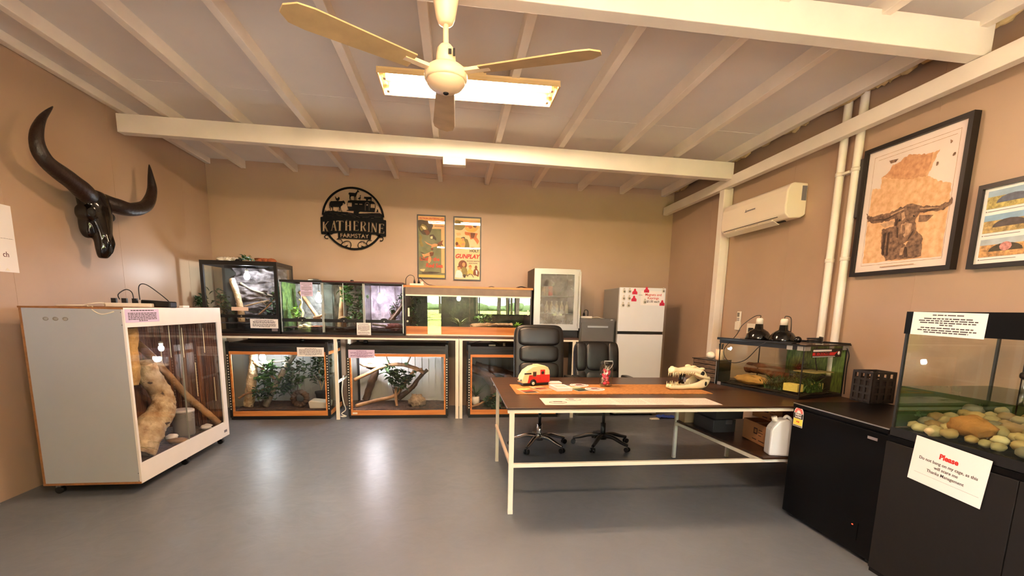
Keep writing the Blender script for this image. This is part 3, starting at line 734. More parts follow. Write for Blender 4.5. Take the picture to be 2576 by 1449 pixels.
plant('leafy_plant', 'green leaves beside the root in the violet lit terrarium', (-.80,6.56,ZB+.09), [(-.80,6.52,1.42),(-.77,6.52,1.36),(-.69,6.54,1.60),(-.68,6.52,1.5)], m_leafd, L=.05, W=.035, n=12, sp=.025)
MB().rock((-.77,6.40,1.19), (.11,.07,.045), .4, 2.2, 16, 10, seed=6).build('cork_hide', mat('red_bark', (112,62,52), .9, var=.3, scale=14, bump=.8), label='reddish bark hide on the floor of the violet lit terrarium', cat='hide')
branch('branch', 'low fallen stick on the floor of the violet lit terrarium', [(-1.05,6.36,1.22),(-.97,6.36,1.21),(-.88,6.38,1.2)], .016, .012, m_branchg, n=7)
notice('paper_notice', 'lilac printed notice taped to the mossy terrarium door', f_back(-1.822,YT-.002,1.645), .145, .17, para(.08,.25,3,.035)+para(.33,.6,5,.035,.4)+para(.7,.92,4,.035,.5), m_lilac, m_inkl, seed=6)
notice('paper_notice', 'white printed notice hanging over the bench edge below the middle terrarium', f_back(-1.14,YT-.012,1.155), .175, .17, [(.1,.85,.04)]+para(.22,.6,7,.035,.6)+para(.7,.88,4,.03,.7), m_paper, m_inkl, seed=7)
MB().sq((-1.32,6.5,1.77), (.022,.02,.016), .6, .6, 12, 8).build('dimmer_knob', m_black, label='small black knob box on the red rimmed terrarium lids', cat='knob box')
mb = MB(); mb.tube(path([(-1.85,6.4,1.765),(-1.78,6.42,1.775),(-1.70,6.4,1.765)]), .012, 8)
mb.build('silver_cable', m_silver, label='silver cable roll on the mossy terrarium lid', cat='cable')

# ------------------------------------------------------------------ long wooden vivarium
x0, x1, z0, z1 = -.625, 1.03, ZB, 1.728
r = C_ = thing('wooden_vivarium', 'long wooden vivarium with sliding glass, orange top and grey fascia', 'vivarium', ((x0+x1)/2, 6.55, ZB))
m_fas = mat('grey_brown_fascia', (118,104,90), .6, var=.1, scale=12)
m_dkb = mat('dark_board', (44,34,28), .5)
MB().box(x0-.01, x1+.012, YT-.006, 6.86, z1-.025, z1).build('top_board', m_wood, r)
MB().box(x0+.012, x1-.015, YT, YT+.015, 1.612, z1-.025).build('fascia', m_fas, r)
for a, b in ((x0, x0+.014), (x1-.016, x1)): MB().box(a, b, YT, 6.85, z0, z1-.025).build('end_panel', m_dkb, r)
MB().box(x0+.014, x1-.016, 6.835, 6.85, z0, z1-.025).build('back_panel', mat('dark_green_liner', (60,66,36), .9, col2=(22,28,12), scale=7, bump=.9, bscale=16), r)
MB().box(x0+.014, x1-.016, YT, 6.83, z0+.0, z0+.012).build('floor_panel', m_dkb, r)
MB().box(x0+.014, x1-.016, YT-.003, YT+.012, 1.594, 1.612).build('upper_track', m_white, r)
MB().box(x0+.014, x1-.016, YT-.003, YT+.012, z0+.003, z0+.019).build('lower_track', m_white, r)
MB().box(x0+.014, x1-.016, YT+.014, YT+.026, z0+.019, 1.205).build('wooden_sill', m_wood, r)
for k, (a, b, y) in enumerate(((x0+.015,.22,YT),(.20,x1-.017,YT+.006))):
    g = MB().box(a, b, y, y+.004, z0+.02, 1.594).build('sliding_glass', glassy('bright_pane', (1,1,1), .042), r)
    hx = a+.035 if k == 0 else b-.03
    MB().box(hx-.011, hx+.011, y-.006, y, 1.33 if k == 0 else 1.37, 1.44).build('glass_handle', m_white, g, bevel=.008)
MB().cyl((x0+.035,YT-.016,1.27),(x0+.035,YT,1.27),.014,n=12).build('cylinder_lock', m_chrome, r)
substrate(x0+.02, x1-.02, YT+.03, 6.83, 1.185, m_soil, r)
bulb_lamp('basking_lamp', 'small lamp hanging in the middle of the wooden vivarium', (.07,6.55,1.58), 150, top=1.69, r=.026)
tuft('spider_plant', 'pale green spider plant in the middle of the wooden vivarium', (.08,6.48,1.20), 44, .27, .016, mat('spider_leaf', (150,164,104), .5, col2=(96,122,66), scale=20), bend=.75, up=2.0)
plant('leafy_plant', 'pale heart leafed plant right of the spider plant', (.38,6.55,1.19), [(.36,6.5,1.30),(.42,6.5,1.32),(.47,6.52,1.36),(.39,6.5,1.25)], mat('variegated_leaf', (150,186,110), .5, col2=(70,110,56), scale=22), L=.07, W=.065, n=7, sp=.025)
tuft('grassy_plant', 'dark green grassy plant at the right of the wooden vivarium', (.66,6.6,1.19), 46, .26, .014, m_leaf, bend=1.2, up=.8)
tuft('broad_leaf_plant', 'broad leafed green plant at the right end of the wooden vivarium', (.88,6.52,1.19), 14, .22, .035, m_leafy, bend=.7)
plant('ivy', 'dark ivy climbing at the left end of the wooden vivarium', (-.52,6.6,1.19), [(-.55,6.5,1.36),(-.5,6.52,1.28),(-.54,6.5,1.46),(-.5,6.55,1.55)], m_leafd, L=.05, W=.035, n=14, sp=.03)
branch('log', 'pale flat log lying in the right half of the wooden vivarium', [(.22,6.42,1.215),(.42,6.42,1.228),(.62,6.42,1.232),(.80,6.44,1.235)], .028, .024, m_bark, 'log', n=12, jit=.15)
branch('bark_piece', 'dark bark piece in front of the pale log', [(.50,6.36,1.215),(.64,6.35,1.222),(.80,6.36,1.22)], .016, .014, m_dbark, 'bark', n=9, jit=.2)
zt = z1+.0005
r = thing('power_board', 'white power board with black plugs on the wooden vivarium top', 'power board', (-.48,6.42,zt))
MB().box(-.57,-.39,6.395,6.445,zt,zt+.03).build('body', m_white, r, bevel=.005)
for x in (-.51,-.455): MB().lathe((x,6.42,zt+.03), [(.014,0),(.014,.025),(.006,.05),(.004,.06)], 10).build('plug', m_black, r)
MB().box(-.425,-.395,6.405,6.435,zt+.03,zt+.055).build('plug', m_white, r)
mb = MB(); mb.tube(path([(-.51,6.42,zt+.08),(-.52,6.42,zt+.12),(-.57,6.42,zt+.135),(-.62,6.44,zt+.09),(-.63,6.5,zt+.006)]), .004, 6)
mb.tube(path([(-.455,6.42,zt+.08),(-.44,6.42,zt+.11),(-.40,6.44,zt+.07),(-.33,6.46,zt+.02),(-.22,6.5,zt+.006)]), .004, 6)
mb.build('plug_cord', m_black, r)
MB().tube(path([(.84,6.42,zt+.004),(.90,6.40,zt+.02),(.96,6.42,zt+.012),(1.0,6.45,zt+.004)]), .008, 7).build('black_cable', m_black, label='black cable end on the right of the wooden vivarium top', cat='cable')
MB().tube(path([(.46,6.36,zt+.004),(.50,6.36,zt+.012),(.54,6.36,zt+.004)]), .005, 6).build('black_cable', m_black, label='tiny black cable loop in the middle of the wooden vivarium top', cat='cable')

# ------------------------------------------------------------------ bar fridge, filing cabinet, white fridge
x0, x1 = 1.055, 1.67
r = thing('bar_fridge', 'small bar fridge with foggy glass door in a stainless frame on the bench', 'fridge', ((x0+x1)/2, 6.55, ZB))
m_body = mat('dark_fridge_body', (62,54,46), .5)
mb = MB().box(x0, x0+.03, 6.27, 6.82, ZB+.095, 1.985).box(x1-.03, x1, 6.27, 6.82, ZB+.095, 1.985).box(x0+.03, x1-.03, 6.27, 6.82, 1.955, 1.985).box(x0+.03, x1-.03, 6.79, 6.82, ZB+.095, 1.955).box(x0, x1, 6.27, 6.82, ZB+.0, ZB+.094)
mb.build('body', m_body, r)
mb = MB().box(x0+.01, x1-.01, 6.24, 6.27, ZB+.005, ZB+.09)
v = mb.build('vent_grille', m_blackm, r)
mb = MB()
for k in range(5): mb.box(x0+.03, x1-.03, 6.236, 6.24, ZB+.015+.015*k, ZB+.021+.015*k)
mb.build('grille_slat', m_black, v)
m_inox = mat('brushed_steel', (182,176,164), .36, .7, var=.04, scale=3)
dz0, dz1 = ZB+.098, 1.985
mb = MB().box(x0, x0+.085, 6.225, 6.262, dz0, dz1).box(x1-.075, x1, 6.225, 6.262, dz0, dz1).box(x0+.085, x1-.075, 6.225, 6.262, dz0, dz0+.08).box(x0+.085, x1-.075, 6.225, 6.262, dz1-.07, dz1)
d = mb.build('door', m_inox, r)
MB().box(x0+.085, x1-.075, 6.236, 6.24, dz0+.08, dz1-.07).build('door_glass', glassy('foggy_glass', (.86,.88,.86), .05, .02, .6, (.5,.52,.48)), d)
MB().box(x1-.02, x1+.004, 6.185, 6.205, dz0+.03, dz1-.03).box(x1-.02, x1+.004, 6.205, 6.225, dz0+.06, dz0+.09).box(x1-.02, x1+.004, 6.205, 6.225, dz1-.09, dz1-.06).build('door_handle', m_inox, d)
MB().box(x0+.1, x1-.09, 6.30, 6.31, 1.855, 1.915).build('light_panel', m_black, r)
for z in (1.40, 1.63): MB().box(x0+.03, x1-.03, 6.31, 6.78, z, z+.006).build('shelf', m_silver, r)
def bottle(x, y, z, m, h=.16, rr=.026, lab='', grp=None):
    o = thing('bottle', lab, 'bottle', (x,y,z), grp)
    MB().lathe((x,y,z), [(rr*.9,0),(rr,.01),(rr,h*.6),(rr*.4,h*.8),(rr*.4,h*.97)], 14).build('glass_body', m, o)
    MB().lathe((x,y,z), [(rr*.46,h*.96),(rr*.46,h*1.03),(.002,h*1.03)], 12).build('cap', m_white, o); return o
mw = mat('pale_bottle', (216,206,176), .25)
for i in range(5): bottle(1.26+.07*i, 6.4, 1.4065, mw, lab='pale bottle in the row on the fridge shelf below the red can', grp='pale bottles in the bar fridge')
for i, (x, cc) in enumerate(((1.21,(214,190,160)),(1.30,(206,58,40)),(1.25,(190,170,150)))):
    o = thing('drink_can', ['pale can at the left of the upper bar fridge shelf','red can on the upper shelf of the bar fridge','dull can between the pale and the red can in the bar fridge'][i], 'can', (x,6.4-.05*(i==1),1.6365))
    MB().lathe((x,6.4-.05*(i==1),1.6365), [(.026,0),(.031,.01),(.031,.115),(.027,.125)], 16).build('can_body', mat('can_%s' % ['cream','red','dull'][i], cc, .3), o)
    MB().lathe((x,6.4-.05*(i==1),1.6365), [(.0265,.125),(.024,.128),(.002,.126)], 16).build('can_top', m_silver, o)

x0, x1 = 1.69, 2.175
r = thing('filing_cabinet', 'dark grey steel filing cabinet between the bar fridge and the white fridge', 'filing cabinet', ((x0+x1)/2, 6.5, 0))
m_file = mat('grey_file_steel', (92,90,86), .45, var=.04)
MB().box(x0, x1, 6.222, 6.80, 0, 1.345).build('carcass', m_file, r, bevel=.004)
for k in range(4):
    z = .035+k*.318
    d = MB().box(x0+.018, x1-.018, 6.20, 6.222, z, z+.300).build('drawer', m_file, r, bevel=.003)
    MB().box(x0+.1, x1-.1, 6.192, 6.20, z+.235, z+.26).build('drawer_handle', m_silver, d)
MB().box(x1-.06, x1-.03, 6.216, 6.222, 1.322, 1.338).build('lock', m_silver, r)
zt = 1.3455
r = thing('power_board', 'white power board with one black plug on the filing cabinet', 'power board', (1.81,6.4,zt))
MB().box(1.74,1.90,6.375,6.425,zt,zt+.03).build('body', m_white, r, bevel=.005)
MB().lathe((1.79,6.4,zt+.03), [(.016,0),(.016,.03),(.006,.05)], 10).build('plug', m_black, r)
MB().tube(path([(1.79,6.4,zt+.075),(1.80,6.4,zt+.11),(1.845,6.41,zt+.10),(1.86,6.46,zt+.006)]), .005, 6).build('plug_cord', m_black, r)
r = thing('spray_bottle', 'yellow green plastic bottle beside the bar fridge on the filing cabinet', 'bottle', (1.745,6.52,zt))
MB().lathe((1.745,6.52,zt), [(.028,0),(.032,.01),(.03,.12),(.012,.17),(.012,.19)], 14).build('bottle_body', mat('yellow_green_plastic', (176,176,60), .35), r)
MB().lathe((1.745,6.52,zt), [(.015,.185),(.014,.215),(.003,.22)], 12).build('bottle_cap', m_white, r)
MB().tube(path([(1.9,6.45,zt+.004),(1.98,6.42,zt+.02),(2.05,6.43,zt+.004),(2.12,6.5,zt+.004)]), .004, 6).build('white_cable', m_white, label='white cable on the filing cabinet top', cat='cable')

x0, x1, yf = 2.205, 2.85, 6.17
r = thing('fridge', 'tall white two door fridge freezer in the corner covered with magnets', 'fridge', ((x0+x1)/2, 6.5, 0))
m_frg = mat('white_fridge', (226,228,228), .3, var=.01)
m_frs = mat('fridge_side', (150,146,138), .4)
MB().box(x0+.004, x1-.004, yf+.055, 6.86, .03, 1.762).build('cabinet', m_frs, r, bevel=.006)
MB().box(x0+.01, x1-.01, yf+.04, yf+.055, .045, 1.755).build('door_seal', m_blackm, r)
MB().box(x0+.02, x1-.01, yf+.008, yf+.05, 1.146, 1.18).build('door_gap', m_black, r)
MB().box(x0, x1, yf, yf+.048, 1.182, 1.768).build('freezer_door', m_frg, r, bevel=.008)
MB().box(x0, x1, yf, yf+.048, .085, 1.144).build('fridge_door', m_frg, r, bevel=.008)
MB().box(x0+.01, x1-.01, yf+.03, yf+.055, .035, .08).build('kick_plate', m_frs, r)
for x in (x0+.06, x1-.06):
    for y in (yf+.1, 6.78): MB().cyl((x,y,0),(x,y,.03),.02,n=10).build('foot', m_black, r)
ym = yf-.0005
m_mag = mat('clear_magnet', (214,206,190), .2); m_pink = mat('crimson_tag', (206,36,70), .45)
for (x, z) in ((2.262,1.712),(2.338,1.715),(2.260,1.62),(2.336,1.622),(2.255,1.53),(2.333,1.528),(2.56,1.578),(2.812,1.73)):
    lab = {2.56:'round picture magnet below the red tag in the top row of the freezer door', 2.812:'round picture magnet in the top right corner of the freezer door'}.get(x, 'round picture magnet in the block of six on the freezer door')
    o = thing('round_magnet', lab, 'magnet', (x,ym,z), 'round picture magnets' if x < 2.4 else None)
    MB().lathe((x,ym,z), [(.024,0),(.024,-.006),(.019,-.01)], 18, axis='y').build('disc', m_mag, o)
    MB().lathe((x,ym,z), [(.014,-.0095),(.012,-.0115)], 12, axis='y').build('picture', mat('magnet_print', (120,118,104), .4, var=.5, scale=90), o)
    MB().lathe((x,ym,z+.034), [(.012,0),(.012,-.005)], 12, axis='y').build('stopper', m_mag, o)
for i, (x, z) in enumerate(((2.412,1.708),(2.405,1.615),(2.575,1.735),(2.805,1.565))):
    o = thing('red_tag_magnet', ['crimson tag magnet right of the top row of round magnets','crimson tag magnet under the first one, right of the round magnets','crimson tag magnet at the top edge of the freezer door','crimson tag magnet at the right edge of the freezer door'][i], 'magnet', (x,ym,z))
    MB().prism([(x-.035,ym,z-.03),(x+.035,ym,z-.03),(x+.035,ym,z+.002),(x+.016,ym,z+.016),(x+.013,ym,z+.035),(x+.004,ym,z+.045),(x-.004,ym,z+.045),(x-.013,ym,z+.035),(x-.016,ym,z+.016),(x-.035,ym,z+.002)], (0,-.004,0)).build('tag', m_pink, o)
    text_mb('00', .022, f_back(x,ym-.0042,z-.014)).build('lettering', m_ink, o)
s = notice('price_sign', 'white sign in red print for magnets and keyrings on the freezer door', f_back(2.665,ym,1.632), .33, .19, [])
for t, sz, dz, mm in (('Magnets and', .046, .045, m_red), ('Keyrings', .046, .0, m_red), ('$5.00 each', .042, -.045, m_ink)):
    text_mb(t, sz, f_back(2.675,ym-.0012,1.632+dz), off=.0004).build('lettering', mm, s)
MB().box(2.47,2.52,ym-.004,ym,1.665,1.675).build('magnet_strip', m_silver, label='thin silver magnet strip left of the price sign', cat='magnet')
# ------------------------------------------------------------------ timber railed terrariums on the floor
m_corr = mat('pale_corrugated', (214,212,204), .5, var=.03)
m_corg = mat('grey_corrugated', (140,136,128), .55, var=.04)
m_slot = mat('slot_white', (226,220,204), .6)
def floor_tank(label, x0, x1, zt, back, posts, y0=6.172, y1=6.86):
    r = thing('floor_terrarium', label, 'terrarium', ((x0+x1)/2, 6.5, 0))
    MB().box(x0+.01, x1-.01, y0+.005, y1, .0, .044).build('base_frame', m_black, r)
    MB().box(x0+.012, x1-.012, y0, y0+.022, .045, .108).build('lower_rail', m_wood, r)
    MB().box(x0+.034, x1-.034, y0, y0+.022, zt-.14, zt-.105).build('upper_rail', m_wood, r)
    MB().box(x0+.034, x1-.034, y0+.02, y0+.035, zt-.104, zt-.02).build('header', m_frame, r)
    MB().box(x0+.034, x1-.034, y0+.005, y0+.02, zt-.06, zt-.04).build('header_strip', m_black, r)
    MB().box(x0+.002, x1-.002, y0+.01, y1, zt-.02, zt).build('lid', m_frame, r)
    for (x, f) in ((x0, 1), (x1-.033, 1), (x0, 0), (x1-.033, 0)):
        y = y0-.004 if f else y1-.03
        mb = MB().box(x, x+.033, y, y+.03, .03, zt+.02)
        if f and posts[0 if x == x0 else 1]:
            z = .13
            while z < zt-.15:
                mb.box(x+.010, x+.023, y-.0006, y, z, z+.017, m=1); z += .034
        mb.build('corner_post', [m_black, m_slot], r)
    for x in (x0+.033, x1-.055): MB().box(x, x+.022, y0+.004, y0+.022, .108, zt-.14).build('stile', m_wood, r)
    MB().box(x0+.05, x1-.05, y0+.008, y0+.013, .108, zt-.14).build('front_glass', m_glass, r)
    for x in (x0+.008, x1-.014):
        MB().box(x, x+.005, y0+.03, y1-.03, .045, zt-.02).build('side_glass', m_glassd, r)
        MB().box(x-.004, x+.01, y0+.03, y1-.03, .045, .10).box(x-.004, x+.01, y0+.03, y1-.03, zt-.14, zt-.1).build('side_rail', m_wood, r)
    mb = MB(); x = x0+.03
    mb.box(x0+.03, x1-.03, y1-.03, y1-.02, .045, zt-.02)
    while x < x1-.06:
        mb.box(x, x+.012, y1-.037, y1-.03, .06, zt-.03); x += .095
    mb.build('back_panel', back, r)
    substrate(x0+.02, x1-.02, y0+.03, y1-.03, .115, m_soil, r, .015)
    return r
floor_tank('timber railed floor terrarium with a trunk and a white dish, leftmost under the bench', -2.79, -1.575, .97, m_corg, (1, 1))
floor_tank('brightly lit timber railed floor terrarium with a white back, in the middle under the bench', -1.352, -.072, .955, m_corr, (1, 1))
floor_tank('unlit timber railed floor terrarium behind the tall office chair', .188, 1.42, .955, m_corg, (1, 0))
# left floor terrarium
branch('upright_log', 'pale upright trunk in the leftmost floor terrarium', [(-2.60,6.5,.80),(-2.61,6.48,.62),(-2.63,6.46,.42),(-2.68,6.44,.12)], .045, .06, m_bark, 'trunk', n=12)
branch('branch', 'long grey branch crossing the leftmost floor terrarium from top to bottom', [(-2.06,6.5,.85),(-2.16,6.48,.70),(-2.24,6.46,.55),(-2.36,6.44,.34),(-2.46,6.42,.12)], .036, .04, m_branchg, n=12, jit=.06)
branch('branch', 'thin grey branch across the top of the leftmost floor terrarium', [(-2.62,6.5,.72),(-2.50,6.5,.69),(-2.36,6.5,.70),(-2.20,6.5,.72)], .016, .01, m_branchg, n=8)
branch('branch', 'brown branch slanting from the trunk in the leftmost floor terrarium', [(-2.58,6.46,.70),(-2.5,6.44,.64),(-2.42,6.42,.58),(-2.32,6.42,.48)], .022, .014, m_branch, n=8, twigs=3)
branch('branch', 'low thin branch left of the trunk in the leftmost floor terrarium', [(-2.76,6.36,.24),(-2.66,6.38,.30),(-2.52,6.4,.33),(-2.36,6.42,.40)], .016, .010, m_branch, n=8, twigs=2)
plant('leafy_plant', 'bright green leaves around the branches in the leftmost floor terrarium', (-2.42,6.42,.12), [(-2.42,6.40,.60),(-2.36,6.38,.53),(-2.46,6.42,.50),(-2.34,6.42,.64),(-2.40,6.36,.42)], m_leaf, L=.075, W=.06, n=14, sp=.04)
plant('leafy_plant', 'dark leaves right of the grey branch in the leftmost floor terrarium', (-2.12,6.5,.12), [(-2.14,6.45,.62),(-2.06,6.46,.52),(-2.18,6.46,.46),(-2.02,6.46,.64),(-2.22,6.44,.36),(-2.1,6.45,.40)], m_leafd, L=.075, W=.055, n=16, sp=.05)
plant('leafy_plant', 'low leaves at the foot of the branches in the leftmost floor terrarium', (-2.50,6.34,.12), [(-2.52,6.32,.30),(-2.42,6.32,.27),(-2.34,6.34,.33)], m_leafd, L=.06, W=.05, n=14, sp=.035)
r = plant('potted_tree', 'small bushy tree in a black pot at the right of the leftmost floor terrarium', (-1.80,6.62,.30), [(-1.82,6.58,.62),(-1.74,6.58,.52),(-1.86,6.58,.50),(-1.72,6.6,.68),(-1.80,6.56,.76)], m_leafd, m_bark, L=.07, W=.05, n=18, sp=.05)
MB().lathe((-1.80,6.62,.12), [(.055,0),(.075,.13),(.085,.14),(.085,.165),(.06,.165)], 18).build('pot', m_blackm, r)
mb = MB(); 
for k in range(14):
    t = 2*pi*k/14; mb.rock((-2.02+.085*cos(t),6.42,.225+.085*sin(t)), (.035,.07,.035), .3, 3, 8, 6, seed=k)
mb.build('hollow_hide', m_dbark, label='round hollow wooden hide in the leftmost floor terrarium', cat='hide')
mb = MB(); mb.prism([(-1.86,6.26,.12),(-1.625,6.26,.12),(-1.61,6.26,.20),(-1.85,6.26,.225),(-1.875,6.26,.205)], (0,.2,0))
mb.build('water_tub', mat('frosted_tub', (196,190,174), .4), bevel=.012, label='frosted white water tub in the leftmost floor terrarium', cat='tub')
bulb_lamp('basking_lamp', 'glowing lamp at the top of the leftmost floor terrarium', (-2.45,6.40,.775), 110, (.86,.97,.96), .038, top=.945)
# middle floor terrarium
branch('branch', 'long arched branch across the middle floor terrarium', [(-1.31,6.36,.48),(-1.12,6.40,.57),(-.95,6.44,.65),(-.72,6.46,.68),(-.52,6.46,.63),(-.40,6.46,.57)], .022, .026, m_branch, n=10, jit=.06)
branch('branch', 'low forked branch rising to the right in the middle floor terrarium', [(-1.29,6.32,.14),(-1.05,6.36,.20),(-.80,6.4,.26),(-.66,6.42,.42),(-.54,6.44,.58),(-.42,6.44,.62)], .024, .02, m_branch, n=10, jit=.06)
branch('branch', 'dark stump branch at the left of the middle floor terrarium', [(-1.20,6.52,.18),(-1.12,6.52,.40),(-1.05,6.52,.60),(-1.16,6.5,.66)], .045, .04, m_dbark, n=10)
branch('branch', 'dark branch sloping to the right in the middle floor terrarium', [(-.76,6.54,.20),(-.58,6.54,.34),(-.46,6.54,.50),(-.36,6.54,.60)], .035, .022, m_dbark, n=10)
branch('branch', 'short upright twig in the centre of the middle floor terrarium', [(-.76,6.36,.13),(-.775,6.38,.26),(-.77,6.4,.38)], .018, .018, m_branch, n=8)
branch('branch', 'thin twig pointing up right in the middle floor terrarium', [(-.64,6.46,.66),(-.60,6.46,.74),(-.56,6.44,.83)], .010, .006, m_branch, n=6)
branch('branch', 'thin dark twig pointing up left in the middle floor terrarium', [(-.84,6.44,.66),(-.88,6.44,.74),(-.90,6.42,.83)], .010, .006, m_dbark, n=6, twigs=2)
branch('branch', 'pale branch below the lamp in the middle floor terrarium', [(-1.24,6.44,.69),(-1.12,6.44,.66),(-.98,6.46,.67)], .022, .02, m_bark, n=10)
plant('leafy_plant', 'bunch of green leaves in the centre of the middle floor terrarium', (-.77,6.42,.14), [(-.82,6.38,.56),(-.74,6.38,.50),(-.66,6.38,.55),(-.80,6.40,.45),(-.60,6.40,.50),(-.86,6.4,.62),(-.70,6.38,.42)], m_leafd, L=.085, W=.06, n=13, sp=.045)
MB().rock((-.50,6.40,.19), (.11,.09,.09), .5, 3, 18, 12, seed=17).build('rock_hide', mat('sand_rock', (150,130,104), .9, var=.3, scale=14, bump=1), label='sandy rock hide on the floor of the middle floor terrarium', cat='hide')
bulb_lamp('basking_lamp', 'glowing lamp at the top of the middle floor terrarium', (-1.06,6.36,.765), 130, (.95,.92,1.0), .045, top=.93)
# right floor terrarium
branch('log', 'thick brown log bending down in the unlit floor terrarium', [(.22,6.40,.64),(.36,6.42,.60),(.48,6.42,.52),(.56,6.42,.40),(.60,6.42,.20)], .055, .075, m_dbark, 'log', n=14, jit=.1)
branch('branch', 'second brown log running right in the unlit floor terrarium', [(.30,6.5,.66),(.55,6.5,.60),(.85,6.5,.52),(1.1,6.5,.42)], .06, .05, m_dbark, n=12, jit=.1)
branch('branch', 'low tan branch in front of the pot in the unlit floor terrarium', [(.22,6.26,.13),(.34,6.28,.16),(.46,6.3,.22),(.58,6.3,.28)], .018, .015, m_branch, n=8)
r = tuft('potted_plant', 'dark green grassy plant in a white pot in the unlit floor terrarium', (.305,6.42,.24), 40, .26, .012, m_leafd, bend=.4, up=2)
MB().lathe((.305,6.42,.12), [(.04,0),(.055,.05),(.052,.12),(.045,.125)], 16).build('pot', m_white, r)
plant('leafy_plant', 'dark leaves at the foot of the table leg in the unlit floor terrarium', (.52,6.3,.12), [(.46,6.27,.19),(.54,6.27,.17),(.60,6.3,.24),(.50,6.3,.14)], m_leafd, L=.07, W=.055, n=14, sp=.035)
notice('paper_notice', 'white printed notice on the right top of the leftmost floor terrarium', f_back(-1.785,6.165,.868), .325, .115, [(.14,.5,.06)]+para(.26,.85,7,.05,.5), m_paper, m_inkl, seed=9)
notice('paper_notice', 'lilac printed notice at the top left of the middle floor terrarium', f_back(-1.165,6.165,.848), .325, .105, [(.16,.45,.07)]+para(.32,.55,3,.06)+para(.68,.85,3,.06,.4), m_lilac, mat('violet_ink', (132,104,150), .8), seed=10)
MB().box(-1.30,-1.24,6.170,6.1715,.062,.085).build('maker_tag', m_white, label='tiny white tag on the lower rail of the middle floor terrarium', cat='tag')
for (x, lab) in ((-1.95,'leftmost'),(-1.15,'middle')):
    MB().sq((x,6.40,.985 if x > -1.5 else .995), (.03,.03,.022), .5, .5, 12, 8).build('timer_box', m_black, label='small black timer box on the lid of the %s floor terrarium' % lab, cat='timer')
MB().tube(path([(.22,6.35,.97),(.30,6.34,1.0),(.45,6.36,1.03),(.62,6.4,.975)]), .005, 6).build('black_cable', m_black, label='black cable arching over the lid of the unlit floor terrarium', cat='cable')
MB().box(.47,.56,6.30,6.34,.958,.972).build('white_adapter', m_white, label='flat white adapter on the lid of the unlit floor terrarium', cat='adapter')
MB().cyl((.68,6.34,.956),(.68,6.34,.998),.017,n=12).build('lamp_cap', m_white, label='white lamp cap standing on the lid of the unlit floor terrarium', cat='cap')
MB().tube(path([(-1.43,6.30,.55),(-1.45,6.28,.35),(-1.44,6.30,.2),(-1.41,6.28,.1),(-1.46,6.26,.05),(-1.40,6.25,.02),(-1.44,6.24,.012),(-1.47,6.27,.012),(-1.41,6.3,.012),(-1.42,6.24,.012)]), .006, 6).build('white_cable', m_white, label='white cable coiled on the floor between the left and middle floor terrariums', cat='cable')

# ------------------------------------------------------------------ work table
TZ = .78
r = thing('work_table', 'large brown topped work table on a cream steel frame', 'table', (1.4, 3.9, 0))
MB().box(.365, 3.235, 3.135, 4.60, TZ-.014, TZ).build('table_top', m_brown, r, bevel=.002)
mb = MB()
mb.box(.372, 3.2, 3.15, 3.176, .739, .7655).box(.372, 3.2, 4.33, 4.356, .739, .7655).box(.385, .411, 3.176, 4.33, .739, .7655).box(2.195, 2.221, 3.176, 4.33, .739, .7655).box(3.17, 3.196, 3.176, 4.33, .739, .7655)
mb.build('apron_rail', m_steel, r)
for (x, y) in ((.385,3.15),(.40,4.33),(2.195,4.33),(2.765,4.33),(3.17,4.33),(3.17,3.15)):
    l = MB().box(x, x+.034 if y < 3.2 else x+.028, y, y+.028, .012, .739).build('leg', m_steel, r)
    MB().box(x-.001, x+.035 if y < 3.2 else x+.029, y-.001, y+.029, 0, .03).build('foot_cap', m_white, l)
MB().box(.419, 3.17, 3.152, 3.178, .345, .372).build('front_rail', m_steel, r)
MB().box(.392, .412, 3.178, 4.33, .345, .368).build('side_rail', mat('peach_steel', (236,208,176), .4), r)
mb = MB().bar((2.21,4.33,.36), (2.30,3.176,.36), .026, .026).box(2.221, 3.17, 4.335, 4.355, .345, .372).box(3.17, 3.196, 3.178, 4.33, .345, .372)
mb.build('shelf_rail', m_steel, r)
mb = MB(); mb.prism([(2.205,4.36,.374),(3.2,4.36,.374),(3.2,3.13,.374),(2.30,3.13,.374)], (0,0,.016))
mb.build('lower_shelf', m_brown, r)
SZ = .3905
